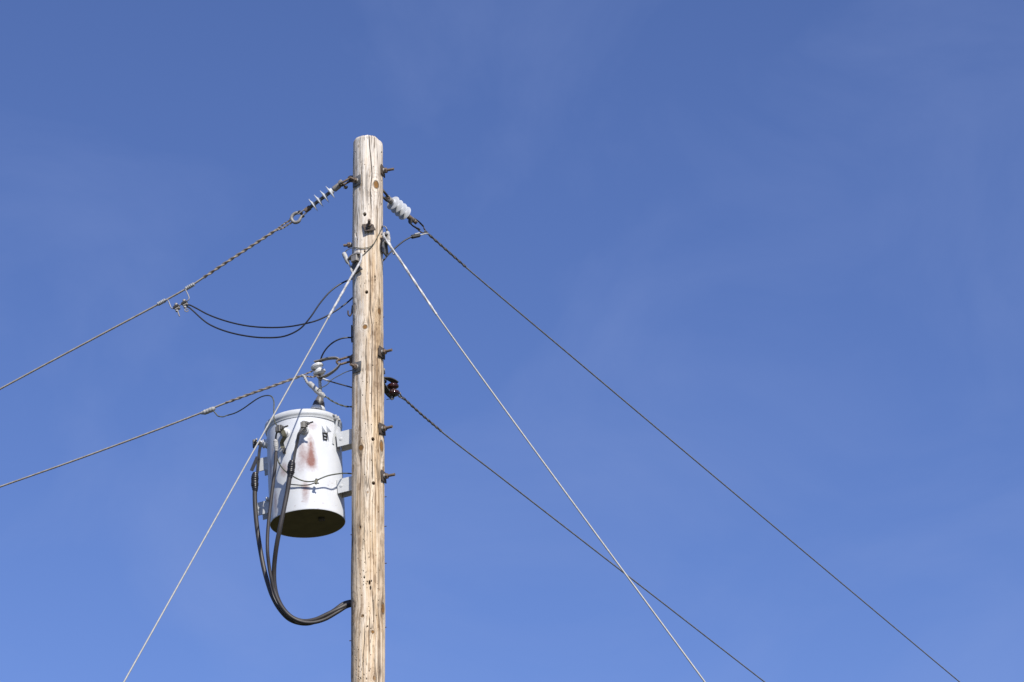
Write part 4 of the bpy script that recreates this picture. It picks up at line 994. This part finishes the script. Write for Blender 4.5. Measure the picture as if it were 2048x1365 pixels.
# taped connector between the lower wire, and its dark wire to the pole
tp = thing('jumper_wire', 'short jumper thickly wrapped in white tape beside the white spool', 'jumper wire', Q(620, 766, .1))
part('tape_wrap', MB().tube([Q(604, 751.5, .13), Q(608, 753, .12), Q(611, 759, .115), Q(614.5, 765.5, .11), Q(618, 768.5, .105)], 2.6*K, n=14, step=0.004, rfun=lambda t, l: 1 + 0.14*math.sin(l*330)), TAPEW, tp)
part('tape_wrap', MB().tube([Q(617.5, 766, .105), Q(623, 771, .10), Q(630, 778, .09), Q(637, 785, .08), Q(645, 791, .075), Q(650, 794, .075)], 5.3*K, n=18, step=0.003, rfun=lambda t, l: min(1, 0.6 + 5*t, 0.5 + 5*(1-t))*(1 + 0.05*math.sin(l*240) + 0.04*math.sin(l*90))), TAPEW, tp)
part('wire', MB().strand([Q(648, 793, .075), Q(654, 795, .07), Q(661, 800.5, .06), Q(670, 805.5, .05), Q(680, 810, .05), Q(690, 813, .055), Q(698, 814, .065), Q(705, 814, .08), Q(712, 816, .13)], 1.0*K, 0.8*K, 0.07, 2, step=0.006), COPPER, tp)
gn = [Q(633, 783, .075), Q(639, 777.5, .05), Q(648, 773.5, .05), Q(655, 769, .05), Q(660, 763, .05), Q(668, 757, .05), Q(680, 750.5, .05), Q(692, 744.5, .05), Q(704, 741, .06), Q(712, 740, .12)]
solo('tie_wire', MB().tube(gn, 0.85*K, n=8, step=0.006), COPPER, 'thin greenish wire from the white-taped jumper up to the pole', 'tie wire', gn[0])
tl = thing('tap_wire', 'straight dark tap wire with a white end sleeve, below the white spool', 'tap wire', Q(658, 763, .09))
part('wire', MB().tube([Q(655, 761.5, .09), Q(668, 765.5, .08), Q(686, 770.5, .075), Q(704, 775.5, .08), Q(712, 778, .13)], 1.4*K, n=10, step=0.01), BLACKW, tl)
part('sleeve', MB().cyl(Q(646, 758, .10), Q(658.5, 762.8, .09), 2.0*K, n=14), SHEDM, tl)

# ------------------------------------------------------------------ light and sky
el, az = rad(43), rad(24)        # sun behind the camera, to the right
sd = Vector((math.sin(az)*math.cos(el), -math.cos(az)*math.cos(el), math.sin(el)))
sun = bpy.data.lights.new('sun', 'SUN'); sun.energy = 4.8; sun.angle = rad(0.5); sun.color = (1.0, 0.955, 0.88)
so = bpy.data.objects.new('sun', sun); COL.objects.link(so)
so.rotation_mode = 'QUATERNION'; so.rotation_quaternion = sd.to_track_quat('Z', 'Y'); so.location = (6, -10, 20)
w = bpy.data.worlds.new('World'); scene.world = w; w.use_nodes = True
nt = w.node_tree; N, L = nt.nodes, nt.links
bg = N['Background']
sky = N.new('ShaderNodeTexSky'); sky.sky_type = 'NISHITA'; sky.sun_disc = False
sky.sun_elevation = el; sky.sun_rotation = math.atan2(sd.x, sd.y)
sky.altitude = 300; sky.air_density = 1.0; sky.dust_density = 0.6; sky.ozone_density = 2.0
tint = N.new('ShaderNodeMix'); tint.data_type = 'RGBA'; tint.blend_type = 'MULTIPLY'; tint.inputs['Factor'].default_value = 1.0
L.new(sky.outputs['Color'], tint.inputs['A']); tint.inputs['B'].default_value = (0.99, 1.09, 1.60, 1)
# very faint high cirrus veils
tc = N.new('ShaderNodeTexCoord')
mp = N.new('ShaderNodeMapping'); mp.inputs['Scale'].default_value = (3.4, 2.6, 5.0); mp.inputs['Rotation'].default_value = (0.2, 0.45, 0.1); mp.inputs['Location'].default_value = (1.7, 0.9, 0.1)
L.new(tc.outputs['Generated'], mp.inputs['Vector'])
cn_ = N.new('ShaderNodeTexNoise'); cn_.inputs['Scale'].default_value = 2.2; cn_.inputs['Detail'].default_value = 7; cn_.inputs['Roughness'].default_value = 0.55; cn_.inputs['Distortion'].default_value = 0.6
L.new(mp.outputs['Vector'], cn_.inputs['Vector'])
cr = N.new('ShaderNodeMapRange'); cr.inputs['From Min'].default_value = 0.45; cr.inputs['From Max'].default_value = 0.8; cr.inputs['To Max'].default_value = 0.21
L.new(cn_.outputs['Fac'], cr.inputs['Value'])
cm = N.new('ShaderNodeMix'); cm.data_type = 'RGBA'
L.new(cr.outputs[0], cm.inputs['Factor']); L.new(tint.outputs['Result'], cm.inputs['A']); cm.inputs['B'].default_value = (3.6, 4.6, 8.2, 1)
L.new(cm.outputs['Result'], bg.inputs['Color']); bg.inputs['Strength'].default_value = 0.079

scene.view_settings.view_transform = 'Standard'; scene.view_settings.look = 'None'
scene.view_settings.exposure = 0.2; scene.view_settings.gamma = 1
scene.render.resolution_x, scene.render.resolution_y = 1024, 682
